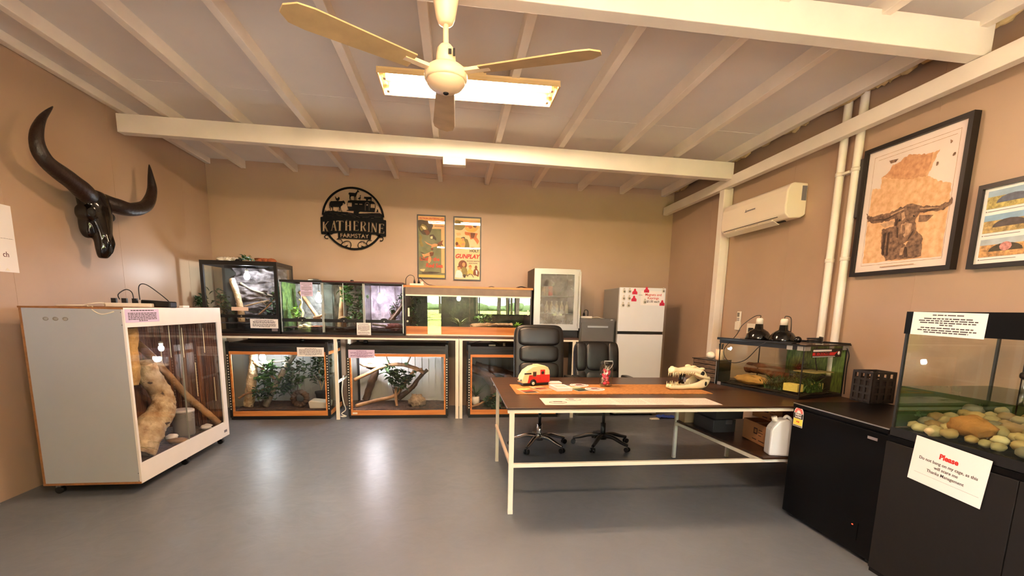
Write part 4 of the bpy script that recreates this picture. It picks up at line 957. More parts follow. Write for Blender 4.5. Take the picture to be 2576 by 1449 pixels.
# things on the lower shelf
r = thing('black_case', 'lower black equipment case on the shelf under the table', 'case', (2.45,4.0,SZ))
MB(Matrix.Translation((2.42,4.02,SZ)) @ Matrix.Rotation(radians(3),4,'Z')).box(-.12,.10,-.17,.15,0,.115).build('case_body', mat('charcoal_case', (48,46,46), .55), r, bevel=.004)
MB(Matrix.Translation((2.42,4.02,SZ)) @ Matrix.Rotation(radians(3),4,'Z')).box(.0,.06,-.178,-.17,.075,.11).build('clasp', m_silver, r)
MB(Matrix.Translation((2.46,4.04,SZ+.1155)) @ Matrix.Rotation(radians(3),4,'Z')).box(-.13,.14,-.17,.14,0,.15).build('black_case', mat('charcoal_case', (48,46,46), .55), bevel=.004, label='upper black equipment case with a pale corner, stacked under the table', cat='case')
m_card = mat('brown_cardboard', (176,120,72), .8, var=.06, scale=6)
def carton(lab, M, sx, sy, sz, print_=True):
    r = thing('cardboard_box', lab, 'box', M.to_translation())
    MB(M).box(0, sx, 0, sy, 0, sz).build('carton', m_card, r, bevel=.003)
    MB(M).box(.0, sx, sy/2-.02, sy/2+.02, sz, sz+.0008).build('packing_tape', mat('parcel_tape', (196,150,100), .3), r)
    if print_:
        F = M @ frame((0,sy*.52,sz*.6), (0,-1,0), (0,0,1), (-1,0,0))
        t = MB(F); a = .026
        for (x0, x1, y0, y1) in ((-a,a,a-.010,a),(-a,a,-a,-a+.010),(-a,-a+.010,-a,a),(a-.010,a,-a,a)): t.box(x0,x1,y0,y1,0,.0006)
        for k in range(3): t.box(.045,.045+[.04,.06,.05][k],-.03+.022*k,-.024+.022*k,0,.0006)
        for k in range(2): t.box(-.04+.09*k,.02+.11*k,-.075,-.066,0,.0006)
        t.build('printed_mark', mat('carton_ink', (74,44,28), .8), r)
    return r
T1 = Matrix.Translation((2.475,3.31,SZ)) @ Matrix.Rotation(radians(-4),4,'Z')
carton('brown cardboard carton with a square mark on the shelf beside the white jerrycan', T1, .42, .40, .17)
carton('smaller cardboard carton with a square mark stacked behind the jerrycan', Matrix.Translation((2.64,3.42,SZ+.172)) @ Matrix.Rotation(radians(2),4,'Z'), .38, .36, .15)
MB(Matrix.Translation((2.23,4.22,SZ))).box(0,.10,0,.12,0,.12).build('beige_box', mat('beige_card', (196,166,130), .7), bevel=.003, label='small beige box at the back left corner of the lower shelf', cat='box')
r = thing('jerrycan', 'translucent white plastic jerrycan on the lower shelf beside the black freezer', 'jerrycan', (2.45,3.20,SZ))
M = Matrix.Translation((2.45,3.20,SZ)) @ Matrix.Rotation(radians(-12),4,'Z')
m_jer = mat('milky_plastic', (228,228,226), .35)
mb = MB(M); prof = [(-.07,0),(.085,0),(.085,.20),(.075,.262),(.05,.285),(.02,.285),(-.02,.27),(-.06,.22),(-.07,.195)]
mb.prism([(x,-.05,z) for x, z in prof], (0,.105,0))
mb.build('can_body', m_jer, r, bevel=.014)
mb = MB(M); mb.tube(path([(.03,0,.275),(.05,0,.30),(.085,0,.27),(.092,0,.21)]), .012, 8); mb.build('handle', m_jer, r)
MB(M).cyl((-.03,0,.26),(-.04,0,.295),.02,n=14).build('cap', m_white, r)
# odds and ends on the floor by the fridge
MB().sheet(lambda u, v: V((2.80+.28*u, 6.0+.16*v, .012+.05*abs(noise.noise(V((u*4,v*4,3))))*(4*u*(1-u))**.3))+V((0,-.02*v,0)), 18, 12).build('blue_cloth', mat('blue_cloth', (36,66,150), .8), label='crumpled blue cloth on the floor in front of the white fridge', cat='cloth')
MB(Matrix.Translation((2.72,5.97,.0)) @ Matrix.Rotation(.1,4,'Z')).box(-.06,.06,-.03,.03,0,.02).build('white_plug', m_white, bevel=.006, label='flat white plastic piece on the floor by the fridge', cat='plastic piece')

# ------------------------------------------------------------------ things on the table
m_run = mat('orange_woven_runner', (226,160,88), .9, col2=(176,112,52), scale=34, stretch=(1,4,1), bump=.9, bscale=60)
n = 60; top = []
xs = [.50+1.66*i/n for i in range(n+1)]
pts = [(x, 3.645+.006*(i%2), TZ) for i, x in enumerate(xs)]+[(2.16+.006*(i%2), 3.66+.45*i/14, TZ) for i in range(1,14)]+[(x, 4.13-.006*(i%2), TZ) for i, x in enumerate(xs[::-1])]+[(.50-.006*(i%2), 4.11-.45*i/14, TZ) for i in range(1,14)]
MB().prism(pts, (0,0,.004)).build('table_runner', m_run, label='orange woven table runner with frayed edges on the work table', cat='table runner')
RZ = TZ+.0045
def sheet_on_table(lab, x, y, w, h, a, seed, z=TZ, tone=m_paper, rows=None):
    return notice('paper_sheet', lab, f_top(x,y,z,a), w, h, rows or [], tone, m_inkl, 'paper', seed=seed)
m_pinkp = mat('pale_pink_paper', (240,218,206), .35)
labs = ['paper sheet with two oval sketches at the left of the row on the table', 'second paper sheet from the left in the row on the table', 'middle paper sheet of the row at the front of the table', 'fourth paper sheet from the left in the row on the table', 'rightmost paper sheet in the row at the front of the table']
for i in range(5):
    s = sheet_on_table(labs[i], .80+.258*i, 3.352-.006*i, .30, .262, radians(-1+.8*(i%2)), i, TZ+.0008*(1+i%2), m_pinkp, [] if i == 0 else para(.15,.85,[0,4,7,7,4][i],.012,.7))
    if i == 0:
        mb = MB()
        for (ex, ey, q) in ((-.04,-.04,.065),(.10,.06,.06)):
            mb.tube([(.80+ex+q*cos(t*pi/12), 3.352+ey+q*.62*sin(t*pi/12), TZ+.0022) for t in range(25)], .0012, 4, caps=False)
            mb.box(.80+ex-.03,.80+ex+.035,3.352+ey+.012,3.352+ey+.026,TZ+.0016,TZ+.0022)
        mb.build('oval_sketch', m_ink, s)
# brochures, books and round stickers
def brochure(lab, x, y, w, h, a, cols, z=RZ, th=.0012):
    M = f_top(x,y,z,a); r = MB(M).box(-w/2,w/2,-h/2,h/2,0,th).build('brochure', m_paper, label=lab, cat='brochure')
    k = len(cols)
    for i, c in enumerate(cols):
        MB(M).box(-w/2+.003,w/2-.003,-h/2+h*i/k+.002,-h/2+h*(i+1)/k-.001,th,th+.0005).build('printed_panel', mat('print_%d_%d_%d' % c, c, .4, var=.25, scale=30), r)
brochure('yellow and red brochure at the left end of the runner', .605, 3.79, .115, .21, radians(14), [(60,46,34),(206,70,44),(222,206,110)])
brochure('brown brochure behind the yellow and red one on the runner', .74, 3.90, .11, .21, radians(16), [(206,140,96),(120,60,40),(226,170,120)])
brochure('green and black brochure right of the white books on the runner', 1.06, 3.87, .12, .21, radians(16), [(40,54,44),(74,96,72),(228,190,150)])
brochure('orange brochure lying between the books and the round stickers', 1.06, 4.06, .12, .1, radians(8), [(232,170,110),(60,60,90)])
def book(lab, x, y, w, h, t, a, cov):
    M = f_top(x,y,RZ,a); r = thing('book', lab, 'book', (x,y,RZ))
    MB(M).box(-w/2+.002,w/2-.002,-h/2+.002,h/2-.002,.001,t-.001).build('page_block', m_paper, r)
    MB(M).box(-w/2,w/2,-h/2,h/2,t-.001,t+.0005).build('cover', m_paper, r)
    MB(M).box(-w*.36,w*.36,-h*.3,h*.3,t+.0006,t+.001).build('cover_picture', mat('cover_%d' % cov[0], cov, .5, var=.1, scale=20), r)
book('thick white book at the front of the runner', .90, 3.85, .14, .19, .028, radians(10), (226,190,176))
book('small white book behind the thick white one on the runner', .90, 4.10, .115, .10, .026, radians(4), (236,214,206))
for i, (x, y) in enumerate(((1.20,3.85),(1.12,4.06))):
    r = thing('round_sticker', ['pale round printed coaster in front of the jar','pale round printed coaster behind the first, left of the jar'][i], 'coaster', (x,y,RZ))
    MB().lathe((x,y,RZ), [(.085,0),(.085,.005),(.08,.006)], 32).build('disc', mat('pale_pink_card', (236,222,216), .5), r)
    mb = MB(); mb.tube([(x+.07*cos(t*pi/16), y+.07*sin(t*pi/16), RZ+.0065) for t in range(33)], .0012, 4, caps=False)
    mb.box(x-.045,x+.045,y-.012,y+.002,RZ+.006,RZ+.0068).box(x-.03,x+.03,y-.035,y-.026,RZ+.006,RZ+.0068).prism([(x-.03,y+.01,RZ+.006),(x+.03,y+.01,RZ+.006),(x+.025,y+.035,RZ+.006),(x-.02,y+.035,RZ+.006)], (0,0,.0008))
    mb.build('printed_ring', mat('maroon_ink', (96,36,40), .7), r)
# toy caravan
M = Matrix.Translation((.71,4.10,TZ)) @ Matrix.Rotation(radians(18),4,'Z')
r = thing('toy_caravan', 'wooden toy caravan in cream and red at the left of the table', 'toy', (.71,4.10,TZ))
m_crm = mat('cream_toy_paint', (246,222,170), .45); m_redp = mat('red_toy_paint', (196,42,34), .45)
up = [(-.135,.03),(.135,.03),(.138,.09),(.135,.135),(.118,.165),(.085,.180),(.02,.184),(-.04,.172),(-.095,.14),(-.128,.09),(-.14,.05)]
MB(M).prism([(x,-.05,z) for x, z in up], (0,.10,0)).build('body', m_crm, r, bevel=.006)
for q in (-.0515, .0505):
    MB(M).prism([(x,q,z) for x, z in [(-.085,.03),(.134,.03),(.136,.10),(-.07,.10)]], (0,.001,0)).build('red_side', m_redp, r)
mb = MB(M); mb.box(-.035,.0,-.053,-.0505,.085,.13); w_ = mb.build('window', mat('toy_window_frame', (170,110,66), .5), r)
mb = MB(M); mb.box(-.031,-.019,-.0538,-.053,.089,.126).box(-.016,-.004,-.0538,-.053,.089,.126); mb.build('pane', m_black, w_)
d_ = MB(M).box(.04,.085,-.0535,-.0505,.035,.145).build('door', m_redp, r)
MB(M).lathe((.0625,-.0535,.118), [(.014,0),(.014,-.001),(.002,-.001)], 16, axis='y').build('porthole', m_frame, d_)
MB(M).box(-.118,-.05,-.0518,-.05,.108,.12).build('black_stripe', m_black, r)
MB(M).lathe((-.03,-.052,.032), [(.032,0),(.032,.014),(.002,.014)], 20, axis='y').build('wheel_arch', m_frame, r)
for q in (-.054, .045):
    w_ = MB(M).lathe((-.03,q,.0265), [(.026,0),(.026,.01),(.002,.01)], 20, axis='y').build('wheel', m_black, r)
MB(M).lathe((-.03,-.055,.0265), [(.014,0),(.014,.002),(.002,.002)], 16, axis='y').build('hub_cap', m_white, w_)
MB(M).box(-.125,.13,-.045,.045,.012,.03).build('chassis', m_black, r)
for q in (-.03, .03): MB(M).cyl((-.142,q,.055),(-.128,q,.055),.008,n=12).build('headlamp', m_black, r)
MB(M).box(.0,.05,-.03,.03,.183,.19).build('roof_hatch', m_crm, r, bevel=.003)
# jar of lollipops
jx, jy = 1.352, 4.02
r = thing('glass_jar', 'tall clip top glass jar of pink lollipops on the table', 'jar', (jx,jy,RZ))
MB().lathe((jx,jy,RZ), [(.05,.001),(.056,.01),(.058,.03),(.058,.165),(.05,.185),(.048,.20),(.045,.20),(.047,.183),(.054,.163),(.054,.03),(.052,.012),(.03,.008)], 28).build('glass_body', glassy('jar_glass', (.94,.95,.94), .06), r)
l_ = MB().lathe((jx,jy,RZ), [(.049,.2005),(.053,.203),(.053,.214),(.045,.222),(.03,.224)], 28).build('lid', m_black, r)
MB().box(jx-.04,jx+.035,jy-.056,jy-.05,.232+RZ-.004,.240+RZ-.004).build('clip_bar', m_silver, l_)
mb = MB(); mb.tube(path([(jx-.04,jy-.053,RZ+.232),(jx-.035,jy-.058,RZ+.20),(jx,jy-.062,RZ+.16),(jx+.035,jy-.058,RZ+.20),(jx+.035,jy-.053,RZ+.232)]), .0018, 6); mb.build('wire_clip', m_silver, r)
rr = random.Random(5); mwr = [mat('pink_wrapper', (222,56,96), .3), mat('red_wrapper', (206,40,60), .3), mat('white_wrapper', (240,226,224), .3)]
for i in range(30):
    a = rr.uniform(0,2*pi); q = rr.uniform(.0,.032); z = RZ+.028+.0040*i
    p = V((jx+q*cos(a), jy+q*sin(a), z)); d = V((rr.uniform(-.5,.5), rr.uniform(-.5,.5), rr.choice((-1,1)))).normalized()
    e = p+d*.06
    h = V((e.x-jx, e.y-jy, 0))
    if h.length > .042: e -= h*(1-.042/h.length)
    e.z = min(max(e.z, RZ+.014), RZ+.18)
    wc = 2 if i%4 == 3 else i%2
    o = thing('lollipop', ['pink wrapped lollipop inside the clip top jar','red wrapped lollipop inside the clip top jar','white wrapped lollipop inside the clip top jar'][wc], 'lollipop', p, ['pink lollipops in the jar','red lollipops in the jar','white lollipops in the jar'][wc])
    MB().sq(p, (.0155,.0155,.0155), 1, 1, 12, 8).build('candy', mwr[wc], o)
    MB().tube([p, e], .0018, 6).build('stick', m_white, o)
# crocodile skull
m_bone = mat('ivory_bone', (244,230,190), .5, var=.08, scale=10, bump=.25, bscale=20)
M = Matrix.Translation((2.05,3.90,RZ)) @ Matrix.Rotation(radians(14),4,'Z')   # snout towards -x
r = thing('crocodile_skull', 'ivory crocodile skull with open jaws on the right end of the runner', 'skull', (2.05,3.90,RZ))
def ring_loft(mb, secs, n=14):
    vs = []; fs = []
    for (x, z, hy, hz, yo) in secs:
        for k in range(n):
            t = 2*pi*k/n; vs.append(V((x, yo+hy*cos(t), z+hz*sin(t))))
    for i in range(len(secs)-1):
        for k in range(n): fs.append((i*n+k, i*n+(k+1)%n, (i+1)*n+(k+1)%n, (i+1)*n+k))
    fs.append(tuple(range(n-1,-1,-1))); fs.append(tuple((len(secs)-1)*n+k for k in range(n)))
    return mb.add(vs, fs, 0, True)
mb = MB(M)
ring_loft(mb, [(-.192,.158,.014,.012,0),(-.186,.166,.028,.024,0),(-.168,.172,.036,.028,0),(-.14,.172,.036,.024,0),(-.10,.164,.034,.022,0),(-.06,.166,.042,.024,0),(-.02,.166,.054,.028,0),(.03,.166,.066,.036,0),(.07,.160,.074,.040,0),(.11,.145,.080,.042,0),(.145,.122,.080,.044,0),(.172,.098,.070,.036,0),(.184,.085,.05,.02,0)], 20)
for q in (-1, 1):
    mb.sq((.035,q*.036,.196), (.030,.018,.014), 1, 1, 12, 8)
    mb.sq((.115,q*.05,.178), (.03,.022,.012), 1, 1, 12, 8)
    mb.tube(path([(.03,q*.064,.140),(.08,q*.083,.118),(.14,q*.088,.10),(.175,q*.076,.085)]), .012, 8)
mb.sq((-.168,0,.192), (.018,.02,.012), 1, 1, 12, 8)
mb.build('upper_skull', m_bone, r)
mb = MB(M)
for q in (-1, 1):
    ring_loft(mb, [(-.20,.026,.012,.014,q*.014),(-.185,.026,.016,.020,q*.022),(-.14,.022,.015,.018,q*.033),(-.07,.022,.012,.018,q*.044),(.0,.028,.012,.022,q*.058),(.06,.036,.013,.030,q*.070),(.11,.048,.013,.042,q*.077),(.15,.062,.014,.044,q*.078),(.18,.078,.013,.034,q*.074),(.192,.088,.008,.016,q*.072)], 12)
mb.sq((-.165,0,.022), (.03,.036,.016), .7, .7, 16, 8)
mb.build('lower_jaw', m_bone, r)
for q in (-1, 1):
    for i in range(11):
        x = -.172+.019*i; w = .030+.030*max(0,(x+.1)/.14)
        L = .042 if i in (0,1,3) else .018+.006*(i%3)
        MB(M).cyl((x,q*w,.152), (x-.004,q*w*1.04,.152-L), .0062, .0008, 8).build('tooth', m_bone, r)
        L = .034 if i in (0,2,3) else .015+.006*(i%2)
        MB(M).cyl((x-.012,q*(w+.002),.034+.0010*i), (x-.016,q*(w+.002),.034+.0010*i+L), .0055, .0008, 8).build('tooth', m_bone, r)
for q in (-1, 1):
    MB(M).sq((.105,q*.076,.140), (.020,.012,.020), 1, 1, 14, 8).build('eye_opening', m_blackm, r)
    MB(M).sq((.135,q*.090,.050), (.012,.006,.020), 1, 1, 12, 8).build('jaw_opening', m_blackm, r)
T = M @ Matrix.Translation((-.058,0,.046)) @ Matrix.Rotation(radians(6),4,'Y')
o = thing('black_canister', 'small black canister with a pale label wedged in the crocodile jaws', 'canister', T.to_translation())
MB(T).cyl((0,0,0),(0,0,.088),.026,n=18).build('tin', m_gloss, o)
MB(T).box(-.004,.024,-.0275,-.024,.02,.06).build('tin_label', m_inkl, o)

# ------------------------------------------------------------------ office chairs
m_lea = mat('black_leather', (15,14,14), .34, var=.2, scale=8, bump=.05, bscale=160)
m_cpl = mat('black_chair_plastic', (28,27,27), .45)
def chair(label, c, ang, chrome, tall):
    r = thing('office_chair', label, 'office chair', (c[0],c[1],0))
    X, Y = c[0], c[1]
    mbase = m_chrome if chrome else m_cpl
    sw = .27 if tall else .255
    MB().sq((X,Y-.02,.485), (sw,.25,.055), .45, .4, 32, 12).build('seat', m_lea, r)
    bx, by = (X+.035, Y+.37) if tall else (X+.0, Y+.36)
    Tb = Matrix.Rotation(radians(-7),3,'X') if tall else Matrix.Rotation(radians(-8),3,'X')
    if tall:
        b = MB().sq((bx,by,.90), (.282,.045,.385), .28, .4, 36, 20, T=Tb).build('backrest', m_lea, r)
        for (z, h, w) in ((1.155,.105,.235),(.965,.095,.22),(.775,.10,.225)):
            MB().sq((bx-.005,by-.045+(z-.9)*.12,z), (w,.042,h), .45,.45, 32, 14, T=Tb).build('back_cushion', m_lea, b)
    else:
        b = MB().sq((bx,by,.81), (.262,.05,.30), .3, .4, 36, 20, T=Tb).build('backrest', m_lea, r)
        for (dx, w) in ((-.185,.062),(.0,.135),(.185,.062)):
            MB().sq((bx+dx,by-.032+.025,.935), (w,.04,.165), .5,.4, 24, 14, T=Tb).sq((bx+dx,by-.035-.005,.66), (w,.04,.125), .5,.4, 24, 14, T=Tb).build('back_cushion', m_lea, b)
    for q in (-1, 1):
        ax = X+q*(.33 if tall else .285)
        a = MB().tube(path([(ax-q*.06,Y+.08,.43),(ax,Y+.06,.47),(ax+q*.005,Y+.0,.60),(ax,Y+.02,.70),(ax,Y+.18,.71),(ax-q*.02,Y+.33,.68)]), .02, 8).build('armrest', m_cpl, r)
        MB().sq((ax,Y+.10,.725), (.042,.145,.026), .5,.5, 20, 10).build('arm_pad', m_lea, a)
    MB().cyl((X,Y,.40),(X,Y,.44),.09,n=16).build('tilt_mechanism', m_cpl, r)
    MB().cyl((X,Y,.24),(X,Y,.41),.016,n=14).build('gas_lift', m_cpl if not chrome else m_black, r)
    MB().cyl((X,Y,.09),(X,Y,.255),.028,n=16).build('column', mbase, r)
    MB().cyl((X,Y,.075),(X,Y,.125),.042,n=16).build('base_hub', mbase, r)
    for k in range(5):
        t = radians(ang+72*k); d = V((cos(t), sin(t), 0)); o_ = V((X,Y,0))
        p = path([o_+d*.03+V((0,0,.115)), o_+d*.13+V((0,0,.118)), o_+d*.24+V((0,0,.085)), o_+d*.315+V((0,0,.068))])
        l = MB().tube(p, [.027-.012*i/(len(p)-1) for i in range(len(p))], 10).build('leg', mbase, r)
        s = V((-sin(t), cos(t), 0)); cc = o_+d*.315+V((0,0,.026))
        w = MB()
        for q in (-1, 1): w.cyl(cc+s*(q*.024), cc+s*(q*.008), .026, n=14)
        w.cyl(cc+V((0,0,.0)), cc+V((0,0,.05)), .007, n=8)
        w.build('caster', m_black, l)
    return r
chair('tall black leather office chair with chrome star base behind the table', (.91,4.80), 236, True, True)
chair('lower black leather office chair with plastic base, next to the white fridge', (1.61,4.80), 234, False, False)
# ------------------------------------------------------------------ back wall: round steel sign
YS = YB-.03
def sg(u, v):
    """point of the sign face from its drawing grid"""
    du, dv = u-767, v-724-.042*(u-767)
    return V((-1.363+(du-.04*dv)*.000618, YS, 2.648-dv*.000618))
m_sign = mat('black_cut_steel', (6,5,5), .6, spec=.15)
def drop(uv, m=None, mb=None):
    mb = mb or MB(); return mb.prism([sg(*p) for p in uv], (0,.005,0))
r = thing('round_sign', 'round black cut steel farm sign with animals and a caravan on the back wall', 'sign', (-1.363,YS,2.23))
cen = sg(757,742); mb = MB(); vs = []; fs = []; n = 72
arcs = [t for t in range(n)]
for k in range(n):
    t = 2*pi*k/n; d = V((cos(t),0,sin(t)))
    for q, y in ((.418,0),(.391,0),(.391,.005),(.418,.005)): vs.append(cen+d*q+V((0,y,0)))
for k in range(n):
    zz = cen.z+.405*sin(2*pi*(k+.5)/n)
    if abs(cos(2*pi*(k+.5)/n)) > .5 and 2.42 < zz < 2.66: continue
    for j in range(4): fs.append((k*4+j, k*4+(j+1)%4, ((k+1)%n)*4+(j+1)%4, ((k+1)%n)*4+j))
MB().add(vs, fs).build('ring', m_sign, r, fix=True)
# plates with cut-outs
body = MB()
def dr(pts): return [sg(*p) for p in pts]
body.prism(dr([(52,712),(62,702),(105,700),(115,640),(150,588),(300,575),(450,590),(620,600),(760,625),(900,632),(1150,622),(1330,622),(1385,660),(1412,770),(1455,772),(1470,785),(1474,1118),(1462,1132),(1330,1135),(1240,1085),(1150,1075),(1140,1190),(1120,1195),(430,1160),(426,1040),(330,1055),(290,1078),(80,1072),(66,1058)]), (0,.005,0))
van = MB().prism(dr([(640,360),(690,345),(1130,358),(1190,380),(1222,420),(1232,480),(1222,560),(1215,600),(1240,600),(1262,586),(1268,545),(1290,545),(1290,592),(1312,604),(905,588),(870,600),(870,632),(760,632),(765,576),(610,566),(610,558),(660,556),(630,500),(618,440)]), (0,.005,0))
cut = MB()
def cb(u0, v0, u1, v1):
    s = .042*((u0+u1)/2-767)*0
    cut.prism([p-V((0,.006,0)) for p in (sg(u0,v0), sg(u1,v0+.042*(u1-u0)), sg(u1-.0*(v1-v0),v1+.042*(u1-u0)), sg(u0,v1))], (0,.02,0))
def cbar(u0, v0, u1, v1, w):
    a, b = sg(u0,v0), sg(u1,v1); cut.bar(a+V((0,.003,0)), b+V((0,.003,0)), w*.000618, .02, up=(0,1,0)) if False else None
    d = (b-a).normalized(); nrm = V((-d.z,0,d.x))*w*.000618/2
    cut.prism([a-nrm-V((0,.006,0)), a+nrm-V((0,.006,0)), b+nrm-V((0,.006,0)), b-nrm-V((0,.006,0))], (0,.02,0))
def letter(ch, u, v, w, h):
    T, t, s = .30*w, .13*w, .05*h       # thick, thin, serif
    X = lambda a: u+a*w
    Y = lambda b, a=0: v+b*h+.042*a*w
    def seg(a0, b0, a1, b1, wd): cbar(X(a0), Y(b0,a0), X(a1), Y(b1,a1), wd)
    def ser(a, b, q=.22): seg(a-q, b, a+q, b, s)
    if ch == 'K': seg(.2,0,.2,1,T); seg(.9,0,.32,.5,t); seg(.38,.42,.82,1,T*.9); ser(.2,0); ser(.2,1); ser(.88,0,.16); ser(.85,1,.2)
    if ch == 'A': seg(.5,0,.12,1,t); seg(.5,0,.86,1,T); seg(.3,.64,.66,.64,t*.8); ser(.12,1,.16); ser(.86,1,.2)
    if ch == 'T': seg(.5,0,.5,1,T); seg(0,.03,1,.03,t*1.1); seg(.02,0,.02,.18,t); seg(.98,0,.98,.18,t); ser(.5,1)
    if ch == 'H': seg(.18,0,.18,1,T); seg(.82,0,.82,1,T); seg(.18,.5,.82,.5,t); ser(.18,0,.2); ser(.82,0,.2); ser(.18,1,.2); ser(.82,1,.2)
    if ch == 'E': seg(.25,0,.25,1,T); seg(.1,.03,.9,.03,t); seg(.25,.48,.72,.48,t); seg(.1,.97,.95,.97,t); seg(.88,0,.88,.2,t); seg(.72,.38,.72,.58,t*.9); seg(.93,.8,.93,1,t)
    if ch == 'R': seg(.22,0,.22,1,T); seg(.1,.03,.6,.03,t); seg(.6,.03,.82,.14,t*1.2); seg(.82,.12,.82,.36,T*.8); seg(.82,.36,.6,.5,t*1.2); seg(.3,.5,.62,.5,t); seg(.5,.5,.88,1,T*.9); ser(.22,1); ser(.9,.98,.14)
    if ch == 'I': seg(.5,0,.5,1,T*1.3); ser(.5,0,.34); ser(.5,1,.34)
    if ch == 'N': seg(.15,0,.15,1,t); seg(.85,0,.85,1,t); seg(.17,.02,.83,.98,T*.9); ser(.12,0,.16); ser(.88,0,.16); ser(.13,1,.16)
U = [(95,800,130,205),(275,782,125,210),(392,778,150,215),(580,782,135,210),(750,785,125,212),(905,795,130,210),(1060,812,70,208),(1145,825,130,205),(1300,845,132,212)]
for ch, (u, v, w, h) in zip('KATHERINE', U): letter(ch, u, v, w, h)
q = text_mb('FARMSTAY', .078, f_back(*(sg(782,1112)-V((0,.0,0)))) @ Matrix.Rotation(radians(0),4,'Z'), ext=.012, off=.0028, xs=1.0, space=1.02)
cut.add(q.v, q.f)
for a in ((250,612,420,640,6),(310,645,520,690,7),(490,640,690,672,7),(690,672,805,716,7),(640,622,770,665,7),(770,665,900,720,8),(195,670,320,690,6),(850,680,980,652,6),(980,652,1110,648,6),(1085,690,1190,672,6),(1190,672,1310,668,6),(955,712,1095,706,6),(1210,706,1350,706,6),(1140,735,1200,735,6)): cbar(*a)
for a in ((630,395,720,480),(785,415,845,440),(880,420,945,442),(1125,422,1218,508),(1032,425,1068,462),(1003,420,1014,568),(1088,420,1099,568)): cb(*a)
cbar(1003,424,1020,398,11); cbar(1020,398,1050,390,11); cbar(1050,390,1082,400,11); cbar(1082,400,1094,424,11)
def solve(mb, name):
    a = bpy.data.objects.new('a', mb.mesh('a')); b = bpy.data.objects.new('b', cut.mesh('b'))
    for o in (a, b):
        COL.objects.link(o); bm = bmesh.new(); bm.from_mesh(o.data); bmesh.ops.recalc_face_normals(bm, faces=bm.faces); bm.to_mesh(o.data); bm.free()
    md = a.modifiers.new('cut', 'BOOLEAN'); md.operation = 'DIFFERENCE'; md.object = b; md.solver = 'EXACT'; md.use_self = True
    bpy.context.view_layer.update()
    me = bpy.data.meshes.new_from_object(a.evaluated_get(bpy.context.evaluated_depsgraph_get()))
    res = MB(); res.add([v.co.copy() for v in me.vertices], [tuple(f.vertices) for f in me.polygons])
    for o in (a, b): bpy.data.objects.remove(o)
    return res.build(name, m_sign, r)
solve(body, 'name_plate'); solve(van, 'caravan_silhouette')
def sil(name, polys):
    mb = MB()
    for p in polys: mb.prism(dr(p), (0,.005,0))
    return mb.build(name, m_sign, r)
sil('cow_silhouette', [[(250,395),(275,370),(360,368),(480,368),(520,365),(540,355),(560,368),(578,415),(565,432),(548,405),(530,410),(522,450),(495,470),(480,490),(500,580),(488,580),(465,500),(460,570),(445,570),(448,490),(360,490),(325,485),(320,500),(320,565),(308,565),(300,500),(275,500),(268,560),(258,560),(262,490),(250,450),(244,520),(236,520),(240,440)]])
sil('rooster_silhouette', [[(360,275),(375,272),(385,300),(405,312),(425,300),(435,275),(455,290),(460,320),(440,350),(425,358),(425,375),(412,375),(410,358),(385,345),(372,318)]])
sil('goat_silhouette', [[(650,200),(665,185),(790,195),(825,165),(840,130),(850,125),(860,150),(882,172),(870,180),(845,175),(820,235),(812,270),(815,350),(800,350),(795,275),(785,275),(785,350),(770,350),(765,265),(710,262),(690,285),(705,345),(690,345),(675,290),(680,340),(668,340),(668,250),(660,215),(652,235)]])
sil('duck_silhouette', [[(845,320),(880,290),(895,280),(892,250),(902,238),(916,248),(905,258),(910,300),(900,320),(895,345),(884,345),(884,322)]])
sil('pig_silhouette', [[(975,300),(988,285),(985,265),(1005,275),(1130,275),(1150,285),(1145,310),(1145,365),(1128,365),(1120,330),(1070,330),(1055,365),(1030,360),(1025,325),(1000,312),(980,312)]])
mb = MB()
for k in range(34):
    u = 150+random.random()*360; v = 585+.02*(u-150)
    mb.prism(dr([(u,v),(u+7,v),(u+random.uniform(-12,14),v-random.uniform(15,45))]), (0,.005,0))
mb.build('grass_silhouette', m_sign, r)
mb = MB()
def scroll(pts, w): mb.tube([sg(*p)+V((0,.0025,0)) for p in path([(a,b,0) for a,b in pts],5) for p in [(p[0],p[1])]], w*.000618, 6)
scroll([(215,1165),(170,1165),(142,1130),(165,1095),(230,1090),(270,1110)], 10)
scroll([(1340,1215),(1385,1220),(1410,1185),(1390,1145),(1330,1145),(1290,1165)], 10)
scroll([(400,1180),(470,1180),(515,1220),(515,1280),(470,1300)], 8)
scroll([(480,1310),(540,1250),(620,1220),(690,1245),(715,1310),(690,1370),(650,1385)], 8)
scroll([(1160,1215),(1100,1205),(1060,1240),(1050,1290),(1090,1330)], 8)
scroll([(1080,1325),(1020,1265),(950,1235),(885,1260),(862,1320),(890,1375),(930,1392)], 8)
for p in ([(565,1325),(615,1318),(635,1295),(635,1330),(610,1345)], [(935,1310),(960,1335),(1005,1340),(965,1360),(940,1350)], [(400,1175),(430,1160),(470,1180)], [(1165,1215),(1130,1195),(1090,1205)]): mb.prism(dr(p), (0,.005,0))
mb.build('scroll_work', m_sign, r)

